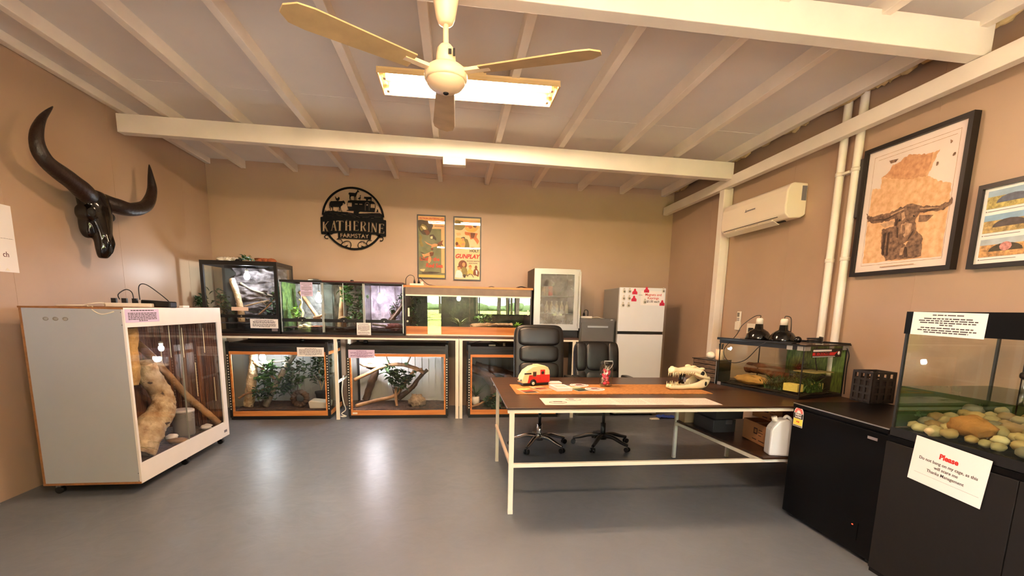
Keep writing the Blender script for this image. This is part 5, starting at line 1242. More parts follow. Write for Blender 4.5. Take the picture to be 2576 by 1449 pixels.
# framed film posters on the back wall: plain patterns with their printed words
def framed(name, label, M, w, h, fw, fd, fm, cat='picture', gl=True, mount=None):
    o = thing(name, label, cat, M @ V((0,-h/2,0)))
    mb = MB(M); mb.box(-w/2,w/2,h/2-fw,h/2,0,fd).box(-w/2,w/2,-h/2,-h/2+fw,0,fd).box(-w/2,-w/2+fw,-h/2+fw,h/2-fw,0,fd).box(w/2-fw,w/2,-h/2+fw,h/2-fw,0,fd)
    mb.build('frame', fm, o)
    MB(M).box(-w/2+fw*.8,w/2-fw*.8,-h/2+fw*.8,h/2-fw*.8,.002,fd*.55).build('print', mount or m_paper, o)
    if gl: MB(M).box(-w/2+fw,w/2-fw,-h/2+fw,h/2-fw,fd*.8,fd*.8+.002).build('glazing', m_glass, o)
    return o
def axis_box(p): return len(p) == 4 and len({round(a[0],3) for a in p}) == 2 and len({round(a[1],3) for a in p}) == 2
def wobble(pts, rough):
    """closed outline: rounded (rough = 0) or finely ragged like a coastline"""
    out = []; n = len(pts)
    for i in range(n):
        p0, p1, p2, p3 = (V((*pts[(i+k-1)%n],0)) for k in range(4)); q = 10 if rough else 6
        for k in range(q):
            t = k/q
            a = p1.lerp(p2,t) if rough else .5*((2*p1)+(p2-p0)*t*.7+(2*p0-5*p1+4*p2-p3)*t*t*.7+(3*p1-p0-3*p2+p3)*t**3*.7)
            if not rough: a = .5*a+.5*(((1-t)**2*(p1+p0)/2+2*t*(1-t)*p1+t*t*(p1+p2)/2) if False else a)
            d = V((noise.noise(V((a.x*40,a.y*40,3))), noise.noise(V((a.x*40,a.y*40,9))), 0))*rough
            out.append(((a+d).x, (a+d).y))
    return out
def art(o, name, M, zz, shapes, w, h, rough=0, soft=False):
    """flat printed shapes on a w x h sheet, unit coordinates from the top left"""
    for i, (pts, m) in enumerate(shapes):
        if rough and len(pts) != 4 or (soft and not axis_box(pts)): pts = wobble(pts, rough)
        MB(M).prism([((x-.5)*w, (.5-y)*h, zz+.0003*i) for x, y in pts], (0,0,.0003)).build(name, m, o)
def ell(cx, cy, rx, ry, n=20): return [(cx+rx*cos(2*pi*k/n), cy+ry*sin(2*pi*k/n)) for k in range(n)]
m_sea = mat('print_sea_green', (124,128,90), .6, var=.25, scale=9); m_dkol = mat('print_dark_olive', (76,64,44), .6, var=.35, scale=14)
m_peach = mat('print_peach', (250,196,130), .6, var=.05); m_ora = mat('print_orange', (222,130,70), .6, var=.15, scale=20)
m_rori = mat('print_red_orange', (216,70,36), .6); m_yel = mat('print_yellow', (240,190,90), .6, var=.1); m_brn = mat('print_brown', (122,70,40), .6, var=.3, scale=20)
m_crm2 = mat('print_cream', (250,222,168), .6, var=.03); m_olv = mat('print_olive', (140,124,60), .6, var=.2, scale=20)
P1 = f_back(-.31, YB-.002, 2.295); w, h = .40, .875
o = framed('framed_poster', 'narrow framed sea poster in green and orange beside the round sign', P1, w, h, .016, .022, m_frame, 'poster', mount=m_sea)
iw, ih = w-.032, h-.032
m_skin = mat('print_flesh', (232,160,104), .6, var=.1, scale=30)
art(o, 'print_patch', P1, .0125, [([(0,0),(1,0),(1,.075),(0,.075)], m_peach), ([(.5,.07),(1,.07),(1,.2),(.5,.2)], m_peach), ([(0,.075),(.4,.075),(.56,.14),(.5,.22),(.40,.30),(.2,.30),(.05,.24)], m_dkol), ([(.87,.2),(1,.2),(1,.92),(.87,.92)], m_peach),
    ([(.06,.2),(.14,.13),(.28,.15),(.36,.2),(.30,.23),(.22,.2),(.14,.24)], m_olv), ([(.12,.165),(.24,.17),(.30,.21),(.22,.22)], m_crm2), ([(.22,.24),(.36,.22),(.44,.27),(.34,.31)], m_brn), ([(.42,.31),(.56,.29),(.66,.34),(.68,.39),(.58,.36),(.5,.37)], m_dkol), ([(.46,.33),(.54,.32),(.54,.36),(.47,.36)], m_crm2),
    ([(.22,.40),(.34,.43),(.5,.455),(.62,.44),(.74,.45),(.70,.48),(.55,.50),(.48,.52),(.5,.48),(.34,.45)], m_skin), ([(.72,.44),(.8,.41),(.94,.38),(.9,.43),(.95,.47),(.84,.46),(.76,.48)], m_brn), (ell(.52,.53,.05,.02), m_brn),
    ([(.12,.60),(.22,.62),(.34,.60),(.5,.57),(.58,.59),(.5,.62),(.42,.64),(.28,.65),(.2,.67)], m_skin), ([(.42,.59),(.58,.58),(.56,.63),(.46,.65)], m_brn), ([(.38,.66),(.46,.65),(.48,.72),(.42,.76),(.36,.75)], m_skin), ([(.06,.58),(.2,.60),(.16,.615)], m_dkol), ([(.1,.69),(.28,.7),(.18,.71)], m_dkol),
    ([(.05,.30),(.16,.34),(.12,.40),(.2,.48),(.1,.5),(.04,.42)], m_olv), ([(.06,.87),(.24,.86),(.2,.9),(.08,.89)], m_peach), ([(.1,.92),(.4,.90),(.8,.91),(.7,.93),(.2,.94)], m_dkol), ([(0,.955),(1,.955),(1,1),(0,1)], m_yel)], iw, ih, soft=True)
def wall_text(o, M, body, size, x, y, m, sh=0, xs=1, off=0, z=.016, align='CENTER'):
    return text_mb(body, size, M @ Matrix.Translation((x,y,z)), align, shear=sh, xs=xs, off=off).build('lettering', m, o)
wall_text(o, P1, 'FICTION OUTRIVALLED', .032, 0, .388, m_rori, .25, 1, .0012)
wall_text(o, P1, 'BY FACT', .032, .07, .338, m_rori, .25, 1.1, .001)
wall_text(o, P1, 'DO NOTHING', .02, .11, .29, m_brn, 0, 1, .0006)
wall_text(o, P1, 'Under the', .070, -.03, -.165, m_rori, .1, .95, .0022)
wall_text(o, P1, 'Red Sea', .078, .035, -.255, m_rori, .1, .95, .0026)
P2 = f_back(.195, YB-.002, 2.287); 
o = framed('framed_poster', 'narrow framed western poster in cream and red above the wooden vivarium', P2, .395, .885, .017, .022, m_frame, 'poster', mount=m_crm2)
art(o, 'print_patch', P2, .0125, [([(.02,.03),(.98,.03),(.98,.16),(.02,.16)], m_peach), ([(.02,.05),(.3,.05),(.42,.12),(.3,.19),(.02,.19)], m_olv), (ell(.66,.15,.26,.075), m_yel),
    ([(.40,.13),(.46,.09),(.56,.075),(.64,.11),(.70,.15),(.60,.17),(.52,.14),(.44,.15)], m_ora), ([(.72,.1),(.78,.085),(.86,.11),(.84,.15),(.74,.14)], m_brn),
    ([(.4,.22),(.6,.23),(.9,.24),(.86,.30),(.96,.36),(.9,.42),(.84,.38),(.74,.33),(.62,.34),(.58,.28),(.42,.27)], m_ora), ([(.62,.24),(.8,.24),(.76,.31),(.66,.32)], m_brn), ([(.06,.25),(.2,.24),(.26,.27),(.12,.29)], m_peach),
    ([(.04,.33),(.3,.32),(.5,.36),(.56,.46),(.3,.5),(.06,.48)], m_yel), ([(.36,.33),(.5,.34),(.56,.40),(.58,.48),(.40,.48),(.42,.40)], m_olv), ([(.24,.325),(.34,.305),(.42,.315),(.36,.335)], m_dkol), (ell(.33,.345,.04,.025), m_skin), ([(.26,.42),(.38,.40),(.40,.43),(.3,.45)], m_skin), (ell(.09,.42,.055,.03), m_brn), ([(.06,.46),(.16,.43),(.24,.46),(.18,.50)], m_ora),
    (ell(.32,.76,.17,.075), m_brn), (ell(.36,.755,.06,.035), m_skin), ([(.26,.94),(.28,.82),(.36,.79),(.48,.82),(.52,.93),(.4,.95)], m_olv), ([(.34,.92),(.44,.92),(.43,.97),(.36,.97)], m_dkol), (ell(.17,.815,.06,.035), m_skin), ([(.1,.80),(.18,.77),(.25,.80),(.2,.80)], m_brn), ([(.03,.97),(.06,.87),(.16,.85),(.28,.88),(.32,.97)], m_paper),
    (ell(.62,.80,.055,.035), m_skin), ([(.55,.79),(.62,.755),(.69,.79)], m_ora), ([(.50,.9),(.54,.84),(.64,.83),(.74,.86),(.74,.91),(.6,.92)], m_yel), (ell(.85,.80,.05,.035), m_brn), ([(.74,.92),(.76,.84),(.88,.82),(.97,.87),(.95,.95),(.84,.93)], m_brn), ([(.84,.85),(.9,.85),(.9,.92),(.86,.91)], m_paper), ([(.5,.95),(.56,.91),(.68,.91),(.76,.96),(.74,.965),(.67,.92),(.57,.92),(.52,.955)], m_frame)], .361, .851, soft=True)
wall_text(o, P2, 'TIM', .026, .075, -.0+.018, m_brn, 0, 1, .001)
wall_text(o, P2, 'HOLT', .05, .10, -.025, m_frame, 0, 1, .002)
wall_text(o, P2, 'GUNPLAY', .082, -.005, -.105, m_red, .3, .92, .003)
wall_text(o, P2, 'RICHARD MARTIN', .022, .085, -.168, m_frame, 0, 1, .0006)
wall_text(o, P2, 'JOAN DIXON', .02, .085, -.198, m_frame, 0, 1, .0006)

# ------------------------------------------------------------------ right wall: map, photographs, box, air conditioner, pipes
MP = f_right(BX-.002, 3.17, 2.245); w, h = .795, .965
o = framed('framed_map', 'large framed map print with a buffalo head hanging on the right wall', MP, w, h, .030, .052, m_frame, 'picture', gl=False)
m_mapw = mat('print_pale', (238,222,212), .6, var=.05, scale=3); m_land = mat('print_land_orange', (242,200,156), .6, col2=(216,164,116), scale=26, detail=12, bump=.0); m_landd = mat('print_land_rust', (226,172,128), .6, col2=(192,134,92), scale=30, detail=12)
m_buf = mat('print_buffalo_grey', (156,122,98), .6, col2=(84,62,50), scale=40, detail=12); m_bufd = mat('print_buffalo_dark', (82,60,48), .6, col2=(58,42,34), scale=60, detail=10)
m_bufl = mat('print_buffalo_light', (214,176,142), .6, col2=(160,124,96), scale=30)
iw, ih = w-.06, h-.06
line = lambda x0, y0, x1, y1, q=.0016: [(x0-q,y0-q),(x1+q,y0-q),(x1+q,y1+q),(x0-q,y1+q)]
land = [(0.09,0.30),(0.19,0.316),(0.187,0.226),(0.261,0.199),(0.297,0.153),(0.374,0.149),(0.427,0.12),(0.468,0.109),(0.578,0.145),(0.691,0.156),(0.756,0.153),(0.731,0.209),(0.706,0.272),(0.676,0.314),(0.785,0.375),(0.918,0.419),(0.92,0.655),(0.925,0.93),(0.09,0.925),(0.08,0.606)]
art(o, 'map_print', MP, .0295, [
    ([(.0,.0),(1,0),(1,1),(0,1)], m_mapw), (line(.07,.05,.93,.05), m_bufl), (line(.07,.05,.07,.94), m_bufl), (line(.93,.05,.93,.94), m_bufl), (line(.07,.945,.93,.945), m_bufl), (line(.12,.08,.9,.08), m_bufl),
    (land, m_land), ([(0.187,0.226),(0.261,0.199),(0.297,0.153),(0.374,0.149),(0.427,0.12),(0.468,0.109),(0.578,0.145),(0.691,0.156),(0.696,0.23),(0.662,0.311),(0.489,0.307),(0.326,0.265)], m_landd),
    ([(0.246,0.11),(0.35,0.118),(0.325,0.138),(0.269,0.137)], m_buf), (ell(.86,.12,.012,.012), m_buf), (ell(.9,.22,.01,.012), m_buf), (ell(.76,.25,.012,.01), m_buf),
    ([(0.274,0.66),(0.409,0.649),(0.454,0.761),(0.559,0.814),(0.653,0.721),(0.72,0.76),(0.74,0.92),(0.366,0.917),(0.29,0.811)], m_buf),
    ([(0.052,0.502),(0.083,0.518),(0.132,0.536),(0.333,0.537),(0.45,0.507),(0.532,0.53),(0.47,0.583),(0.316,0.6),(0.165,0.596),(0.088,0.569)], m_buf),
    ([(0.569,0.505),(0.692,0.54),(0.832,0.558),(0.912,0.545),(0.948,0.514),(0.948,0.565),(0.88,0.598),(0.732,0.59),(0.618,0.584)], m_buf),
    ([(0.245,0.612),(0.396,0.6),(0.413,0.634),(0.296,0.646)], m_bufl), ([(.66,.6),(.8,.62),(.74,.66),(.66,.65)], m_buf),
    ([(0.453,0.518),(0.537,0.495),(0.632,0.525),(0.655,0.589),(0.624,0.636),(0.648,0.7),(0.609,0.777),(0.527,0.805),(0.438,0.759),(0.409,0.649),(0.408,0.585)], m_buf),
    ([(0.487,0.649),(0.529,0.638),(0.601,0.658),(0.596,0.724),(0.543,0.749),(0.485,0.701)], m_bufl), ([(.50,.655),(.53,.66),(.54,.72),(.51,.74)], m_buf), ([(.47,.56),(.5,.55),(.52,.60),(.49,.62)], m_bufl), (ell(.46,.612,.009,.008), m_frame), (ell(.612,.60,.009,.008), m_frame), ([(.44,.66),(.46,.67),(.475,.75),(.455,.745)], m_bufd), ([(.58,.765),(.62,.71),(.628,.725),(.59,.775)], m_bufd), ([(.30,.70),(.33,.69),(.33,.88),(.31,.86)], m_bufd), ([(.35,.70),(.37,.69),(.38,.88),(.36,.88)], m_bufd), ([(.56,.83),(.58,.83),(.60,.91),(.57,.91)], m_bufd), ([(.13,.565),(.30,.575),(.42,.56),(.30,.592)], m_bufd), ([(.62,.575),(.74,.583),(.88,.588),(.74,.575)], m_bufd), ([(.42,.60),(.45,.59),(.44,.65),(.42,.65)], m_bufd), ([(.52,.835),(.56,.83),(.55,.89),(.52,.89)], m_bufl), ([(.36,.55),(.5,.525),(.5,.535),(.36,.562)], m_bufl), ([(.66,.55),(.84,.572),(.84,.578),(.66,.56)], m_bufl),
    (line(.32,.968,.68,.968,.003), m_bufl)], iw, ih, rough=.012)
PP = f_right(BX-.002, 2.285, 2.005); w, h = .79, .50
o = framed('framed_photos', 'framed sheet of small photographs cut by the right edge of the picture', PP, w, h, .026, .045, m_frame, 'picture', gl=False)
cols = [((150,176,196),(176,160,92),(84,92,110)), ((140,176,206),(176,150,96),(74,66,66)), ((176,188,196),(198,150,96),(70,62,44))]
for c in range(2):
    for k in range(3):
        x0 = -.345+.36*c; x1 = x0+.30; y1 = .205-.142*k; y0 = y1-.105
        p = MB(PP).box(x0,x1,y0,y1,.026,.0275).build('photograph', mat('photo_ground_%d' % k, cols[k][1], .5, var=.5, scale=55, detail=10), o)
        MB(PP).box(x0,x1,y1-.035,y1,.0275,.0282).build('photo_sky', mat('photo_sky_%d' % k, cols[k][0], .5, var=.15, scale=12), p)
        MB(PP).prism([(x0+.06+.1*cos(pi*q/8)*.9+.08, y0+.03+.045*sin(pi*q/8), .0278) for q in range(9)], (0,0,.0006)).build('photo_rock', mat('photo_rock_%d' % k, cols[k][2], .5, var=.3, scale=30), p)
        if k == 2: MB(PP).prism([(a+.11+x0-.11+.14, b, .0286) for a, b in [(.02*cos(2*pi*q/12)*1.6, y0+.055+.026*sin(2*pi*q/12)) for q in range(12)]], (0,0,.0006)).build('photo_flower', mat('photo_pink', (206,140,134), .5, var=.35, scale=70), p)
        MB(PP).box(x0,x0+.006,y0-.018,y0-.012,.026,.0268).box(x0+.012,x0+.2,y0-.017,y0-.014,.026,.0268).build('caption_line', m_inkl, o)
MB().box(BX-.034, BX-.001, 3.571, 3.705, 2.235, 2.685).build('metal_box', mat('gunmetal', (62,58,54), .35), bevel=.004, label='dark metal box on the right wall half hidden behind the map frame', cat='box')
r = thing('air_conditioner', 'white split air conditioner mounted high on the right wall', 'air conditioner', (BX,4.74,2.34))
m_ac = mat('ivory_plastic', (240,226,204), .35)
y0, y1 = 4.215, 5.28
mb = MB(); pr = [(BX-.001,2.655),(BX-.14,2.66),(BX-.185,2.635),(BX-.205,2.58),(BX-.212,2.44),(BX-.205,2.375),(BX-.16,2.338),(BX-.05,2.345),(BX-.001,2.375)]
mb.prism([(x,y0,z) for x, z in pr], (0,y1-y0,0)); mb.build('casing', m_ac, r, bevel=.012)
MB().prism([(BX-.198,y0+.12,2.366),(BX-.10,y0+.12,2.329),(BX-.10,y0+.12,2.334),(BX-.194,y0+.12,2.372)], (0,y1-y0-.15,0)).build('air_slot', m_blackm, r)
f = MB().prism([(BX-.208,y0+.16,2.335),(BX-.14,y0+.16,2.305),(BX-.138,y0+.16,2.309),(BX-.206,y0+.16,2.340)], (0,y1-y0-.2,0)).build('louvre_flap', m_ac, r)
mb = MB()
for y in (4.42,4.62,4.82,5.02,5.2): mb.box(BX-.185,BX-.165,y,y+.02,2.325,2.36)
mb.build('flap_clip', m_white, f)
T = frame((BX-.213,4.74,2.51), (0,-1,0), (0,0,1), (-1,0,0))
mb = MB(T)
for a in (90, 210, 330):
    c = V((-.085+.009*cos(radians(a)), .009*sin(radians(a)), 0)); d = V((cos(radians(a)), sin(radians(a)), 0)); n_ = V((-d.y, d.x, 0))
    mb.prism([c+d*.011, c+n_*.006, c-d*.011, c-n_*.006], (0,0,.0008))
for k in range(9): mb.box(-.065+.0155*k, -.054+.0155*k, -.006, .006, 0, .0008)
mb.build('logo', m_inkl, r)
MB().box(BX-.06,BX-.012,y0-.0015,y0,2.50,2.63).build('spec_sticker', m_inkl, r)
for (y, lab, rr_) in ((3.81,'cream vertical pipe on the right wall, the one nearer the air conditioner',.031), (3.65,'cream vertical pipe on the right wall, the one nearer the framed map',.031)):
    o = thing('wall_pipe', lab, 'pipe', (3.222,y,0))
    MB().cyl((3.222,y,0),(3.222,y,3.272),rr_,n=16).build('tube', m_timber, o)
    for z in (1.9, 2.60): MB().cyl((3.222,y,z),(3.222,y,z+.03),rr_+.005,n=16).build('pipe_clip', m_timber, o)
MB().box(3.195,3.245,3.69,3.76,2.60,2.62).build('pipe_bracket', m_timber, bevel=.003, label='small cream bracket joining the two vertical pipes', cat='bracket')
M = f_right(BX-.001, 5.075, 1.37)
o = thing('remote_control', 'white remote control in a wall holder on the right wall', 'remote', M.to_translation())
MB(M).box(-.05,.03,-.105,-.01,0,.03).build('holder', m_white, o, bevel=.004)
k_ = MB(M).box(-.03,.028,-.095,.105,.005,.026).build('handset', m_white, o, bevel=.004)
MB(M).box(-.022,.02,.045,.092,.026,.027).build('display', mat('remote_screen', (120,114,100), .3), k_)
mb = MB(M)
for a in range(3):
    for b in range(2): mb.box(-.02+.016*a,-.01+.016*a,.0+.018*b,.012+.018*b,.026,.0275)
mb.build('button', m_inkl, k_)
M = f_right(BX-.001, 4.84, 1.29)
o = thing('power_outlet', 'white power outlet with a black plug below the remote control', 'outlet', M.to_translation())
MB(M).box(-.08,.08,-.055,.055,0,.012).build('cover_plate', m_white, o, bevel=.003)
MB(M).box(-.0,.045,-.04,.01,.012,.05).build('plug', m_black, o, bevel=.006)

# ------------------------------------------------------------------ turtle tank at the end of the table
ux = V((.283,-.959,0)); uy = V((.959,.283,0))
TM = frame((2.496,4.168,TZ+.0005), ux, uy, (0,0,1))
L, D, HT = .828, .535, .425
r = thing('turtle_tank', 'glass turtle tank with green backdrop and dark lid on the table end', 'tank', TM @ V((L/2,D/2,0)))
MB(TM).box(0,L,0,D,0,.022).build('base_frame', m_black, r)
m_seal = mat('dark_silicone', (24,26,24), .4)
for (x, y) in ((0,0),(L-.007,0),(0,D-.007),(L-.007,D-.007)): MB(TM).box(x,x+.007,y,y+.007,.022,HT).build('corner_seal', m_seal, r)
g_t = glassy('turtle_glass', (.97,.985,.96), .03)
MB(TM).box(.007,L-.007,.001,.006,.022,HT).build('front_glass', g_t, r)
MB(TM).box(.007,L-.007,D-.006,D-.001,.022,HT).build('back_glass', g_t, r)
for x in (.001, L-.006): MB(TM).box(x,x+.005,.007,D-.007,.022,HT).build('end_glass', g_t, r)
m_grass = mat('grass_print', (136,164,72), .6, col2=(60,90,38), scale=16, stretch=(6,6,1), detail=8)
MB(TM).box(.30,L-.008,D-.0075,D-.0065,.022,HT-.01).build('backdrop', m_grass, r)
l_ = MB(TM); l_.box(-.02,L+.02,-.02,D+.10,HT+.001,HT+.012); 
lid = l_.build('lid', mat('smoked_lid', (26,24,22), .15), r)
mb = MB(TM); mb.box(-.02,L-.10,-.02,.0,HT+.012,HT+.022).box(-.02,L+.02,D-.02,D,HT+.012,HT+.022).box(.0,L,-.006,-.001,HT-.03,HT)
mb.build('lid_rim', m_black, lid)
for (x, y, w_) in ((L-.03,-.008,.05),(L-.12,-.008,.05)): MB(TM).box(x-w_/2,x+w_/2,y,y+.006,HT-.035,HT+.002).build('lid_clip', mat('grey_clip', (150,146,138), .3), r)
for y in (.03,D-.03): MB(TM).box(L,L+.006,y-.035,y+.035,HT-.035,HT+.002).build('lid_clip', mat('grey_clip', (150,146,138), .3), r)
MB(TM).box(.01,.05,-.002,.0,.002,.03).build('maker_tag', m_inkl, r)
MB(TM).box(.009,L-.009,.009,D-.009,.024,.20).build('water', glassy('brown_water', (.92,.90,.78), .02), r)
MB(TM).sheet(lambda u, v: V((.01+u*(L-.02), .01+v*(D-.02), .03+.012*noise.noise(V((u*7,v*5,2))))), 24, 16).build('gravel', m_soild, r, kind='stuff')
s = MB(TM).box(L+.0005,L+.0015,.10,.46,.335,.405).build('warning_sticker', m_black, label='black and red crocodile warning sticker on the near end of the turtle tank', cat='sticker')
FS = TM @ frame((L+.0017,.28,.37), (0,1,0), (0,0,1), (1,0,0))
MB(FS).prism([(-.18,-.020,0),(.09,-.020,0),(.13,.012,0),(.10,.004,0),(-.18,.004,0)], (0,0,.0004)).build('red_flash', m_red, s)
text_mb('BE CROCWISE', .028, FS @ Matrix.Translation((-.06,-.007,.0006)), off=.001).build('lettering', m_black, s)
MB(FS).box(-.175,.05,.012,.027,0,.0004).box(-.175,.10,-.031,-.027,0,.0004).build('white_line', m_paper, s)
MB(FS).lathe((.145,-.004,0), [(.016,0),(.016,.0006),(.002,.0006)], 16, axis='z').build('round_logo', m_paper, s)
def tk(name, lab, mb, m, cat): return mb.build(name, m, label=lab, cat=cat)
mb = MB(TM).tube(path([(.09,.30,.165),(.25,.27,.17),(.42,.26,.155),(.50,.27,.14)]), [.05]*10+[.055]*9, 12, jit=.12); tk('log', 'dark rust brown log at the left of the turtle tank', mb, mat('rust_bark', (150,86,50), .8, col2=(86,48,28), scale=7, bump=.6), 'log')
mb = MB(TM).rock((.30,.10,.082), (.17,.06,.042), .35, 3, 20, 12, seed=2); tk('rock', 'flat tan rock at the front of the turtle tank', mb, mat('tan_rock', (206,160,98), .8, var=.15, scale=9, bump=.5), 'rock')
m_sponge = mat('yellow_sponge', (240,222,130), .9, var=.05, scale=30, bump=.4, bscale=60)
mb = MB(TM).box(.675,.80,.012,.08,.055,.115); tk('sponge_block', 'pale yellow block by the near corner of the turtle tank', mb, m_sponge, 'block')
mb = MB(TM).box(.62,.74,.27,.42,.05,.10); tk('sponge_block', 'second pale yellow block behind the first in the turtle tank', mb, m_sponge, 'block')
mb = MB(TM).box(.60,.79,.22,.46,.195,.203); tk('basking_board', 'sandy basking board above the water in the turtle tank', mb, mat('sand_board', (196,176,110), .9, var=.2, scale=20), 'board')
mb = MB(TM).box(.70,.76,.42,.48,.04,.16); tk('pump_filter', 'black pump filter in the back corner of the turtle tank', mb, m_black, 'filter')
for i, (x, y) in enumerate(((.56,.12),(.50,.36),(.72,.24))):
    o = thing('water_plant', ['dark green water plant in the middle front of the turtle tank','dark green water plant at the back of the turtle tank','green water plant near the pump of the turtle tank'][i], 'plant', TM @ V((x,y,.04)))
    mb = MB()
    for k in range(170):
        a = random.uniform(0,2*pi); b0 = TM @ V((min(.79,max(.05,x+random.gauss(0,.055))), min(.48,max(.04,y+random.gauss(0,.05))), .04))
        mb.blade(b0, (cos(a)*.35, sin(a)*.35, 1), random.uniform(.07,.19), .015, .5)
    mb.build('blades', m_leafd if i < 2 else m_leaf, o)
o = thing('grass_tuft', 'pale green fake grass tuft against the backdrop of the turtle tank', 'plant', TM @ V((.52,.48,.21)))
mb = MB()
for k in range(50):
    a = random.uniform(-.2,pi+.2); mb.blade(TM @ V((.52+random.gauss(0,.06),.49,.20)), TM.to_3x3() @ V((cos(a)*1.2, -.35, .7*abs(sin(a))+.1)), random.uniform(.08,.17), .008, .5)
mb.build('blades', m_leaf, o)
MB(TM).box(.44,.62,.47,.51,.185,.20).build('float_ledge', m_leafd, label='dark ledge holding the grass tuft in the turtle tank', cat='ledge')
zl = TZ+HT+.0135
for i, (x, y) in enumerate(((2.75,3.985),(2.79,3.715))):
    o = thing('dome_lamp', ['glossy black dome heat lamp on the tank lid, the one nearer the outlet','glossy black dome heat lamp on the tank lid, the one nearer the wall pipes'][i], 'lamp', (x,y,zl))
    MB().lathe((x,y,zl), [(.108,.0),(.106,.02),(.096,.05),(.078,.075),(.052,.092),(.036,.10),(.032,.142),(.026,.142),(.03,.1),(.07,.07),(.09,.045),(.10,.004)], 28).build('shade', m_gloss, o)
    MB().lathe((x,y,zl+.142), [(.029,0),(.030,.04),(.024,.052),(.008,.055)], 18).build('socket', m_white, o)
    p0 = V((x,y,zl+.195))
    q = [p0, p0+V((.004,.0,.022)), p0+V((-.03,.04,.012)), p0+V((-.10,.10,-.07)), p0+V((-.15,.10,-.16)), V((2.45,4.02,1.12)), V((2.47,3.95,1.02)), V((2.52,3.80,1.05)), V((2.60,3.70,1.20)), V((2.70,3.66,zl+.006)), V((2.80,3.52,zl+.006))] if i == 0 else [p0, p0+V((.006,0,.022)), p0+V((.03,-.03,.012)), p0+V((.035,-.04,-.04)), p0+V((.06,-.02,-.14)), V((2.93,3.74,zl+.01)), V((2.98,3.6,zl+.006))]
    MB().tube(path(q), .0035, 6).build('lamp_cord', m_black, o)
MB().sq((2.80,3.545,zl+.03), (.028,.028,.028), 1, 1, 16, 12).build('black_ball', m_gloss, label='small shiny black ball on the tank lid right of the dome lamps', cat='ball')
mb = MB(); mb.tube([(2.90+.055*cos(t*.5)+.01*sin(t), 3.47+.05*sin(t*.5), zl+.008+.0012*t) for t in range(40)], .006, 6)
mb.build('coiled_cable', m_black, label='coil of black cable at the right end of the tank lid', cat='cable')
MB(TM).tube([(.66,.40,HT-.02),(.67,.38,.30),(.685,.40,.2),(.73,.44,.165)], .004, 6).build('pump_cable', m_black, label='black pump cable hanging inside the turtle tank', cat='cable')
MB().tube(path([TM @ V(p) for p in ((L+.012,D-.03,HT-.02),(L+.03,D-.02,.35),(L+.012,D+.0,.25),(L+.012,D+.01,.02))]), .004, 6).build('black_cable', m_black, label='black cable down the right end of the turtle tank', cat='cable')
# slatted organiser
r = thing('slatted_box', 'dark slatted wooden box standing left of the turtle tank', 'box', TM @ V((-.17,.09,0)))
MB(TM).box(-.325,-.022,.012,.19,0,.215).build('box_body', m_blackm, r)
for k in range(5): MB(TM).box(-.32,-.03,.002,.012,.015+.041*k,.048+.041*k).build('slat', mat('weathered_slat', (104,84,66), .8, col2=(60,46,36), scale=6, stretch=(3,3,14), bump=.4), r)
MB(TM).box(-.026,-.018,.0,.19,0,.225).build('end_strip', m_silver, r)
MB(TM).box(-.335,-.02,.0,.195,.2155,.222).build('lid', m_black, r)
zo = .2225
o = thing('pen_cup', 'peach pen cup with black pens on the slatted box', 'cup', TM @ V((-.07,.09,zo)))
MB(TM).lathe((-.07,.09,zo), [(.034,0),(.038,.005),(.043,.105),(.04,.105),(.035,.01)], 20).build('cup_body', mat('peach_cup', (240,204,168), .4), o)
for a, b in ((-.02,.01),(.015,-.005),(.0,.02)): MB(TM).cyl((-.07+a*.5,.09+b*.5,zo+.012),(-.07+a*1.6,.09+b*1.6,zo+.155),.005,n=8).build('pen', m_black, o)
MB(TM).sq((-.17,.08,zo+.036), (.05,.04,.036), 1, 1, 20, 12).build('white_egg', m_white, label='large white egg shape beside the pen cup on the slatted box', cat='egg')

# ------------------------------------------------------------------ freezer, stand and aquarium (right foreground)
r = thing('chest_freezer', 'black freezer with an energy label on its corner, beside the table', 'freezer', (2.73,2.65,0))
m_frz = mat('satin_black', (8,7,7), .36, spec=.12)
MB().box(2.432,3.10,2.275,3.02,.03,.80).build('cabinet', m_frz, r, bevel=.004)
MB().box(2.415,2.432,2.272,3.022,.03,.79).build('door', m_frz, r, bevel=.003)
t_ = MB().box(2.412,3.10,2.27,3.024,.80,.832).build('worktop', m_frz, r, bevel=.004)
MB().box(2.411,2.415,2.27,3.024,.826,.8325).build('edge_trim', m_silver, t_)
for x in (2.47,3.06):
    for y in (2.33,2.97): MB().cyl((x,y,0),(x,y,.03),.02,n=10).build('foot', m_silver, r)
MB().box(2.412,2.415,2.335,2.40,.742,.758).build('badge', m_inkl, r)
MB().box(2.411,2.415,2.38,2.48,.11,.22).build('control_panel', m_frz, r)
MB().box(2.409,2.411,2.412,2.422,.195,.201).build('red_light', emis('red_pilot', (1,.08,.03), .6), r)
F = f_right(2.4146, 2.965, .738)
s = MB(F).prism([(-.045,-.07,0),(.045,-.07,0),(.045,.028,0)]+[(.045*cos(pi*k/10), .028+.045*sin(pi*k/10), 0) for k in range(1,10)]+[(-.045,.028,0)], (0,0,.0008)).build('energy_label', m_paper, label='arched energy rating label with red stars on the black freezer', cat='label')
MB(F).prism([(.041*cos(pi*k/12), .028+.041*sin(pi*k/12), .0009) for k in range(13)]+[(.018*cos(pi*k/12), .028+.018*sin(pi*k/12), .0009) for k in range(12,-1,-1)], (0,0,.0004)).build('star_band', mat('pink_band', (236,150,140), .6), s)
mb = MB(F)
for k in range(6):
    a = pi*(k+.5)/6; cx_, cy_ = .030*cos(a), .028+.030*sin(a)
    mb.prism([(cx_+(.008 if q%2 == 0 else .0035)*cos(pi*q/5+pi/2), cy_+(.008 if q%2 == 0 else .0035)*sin(pi*q/5+pi/2), .0014) for q in range(10)], (0,0,.0003))
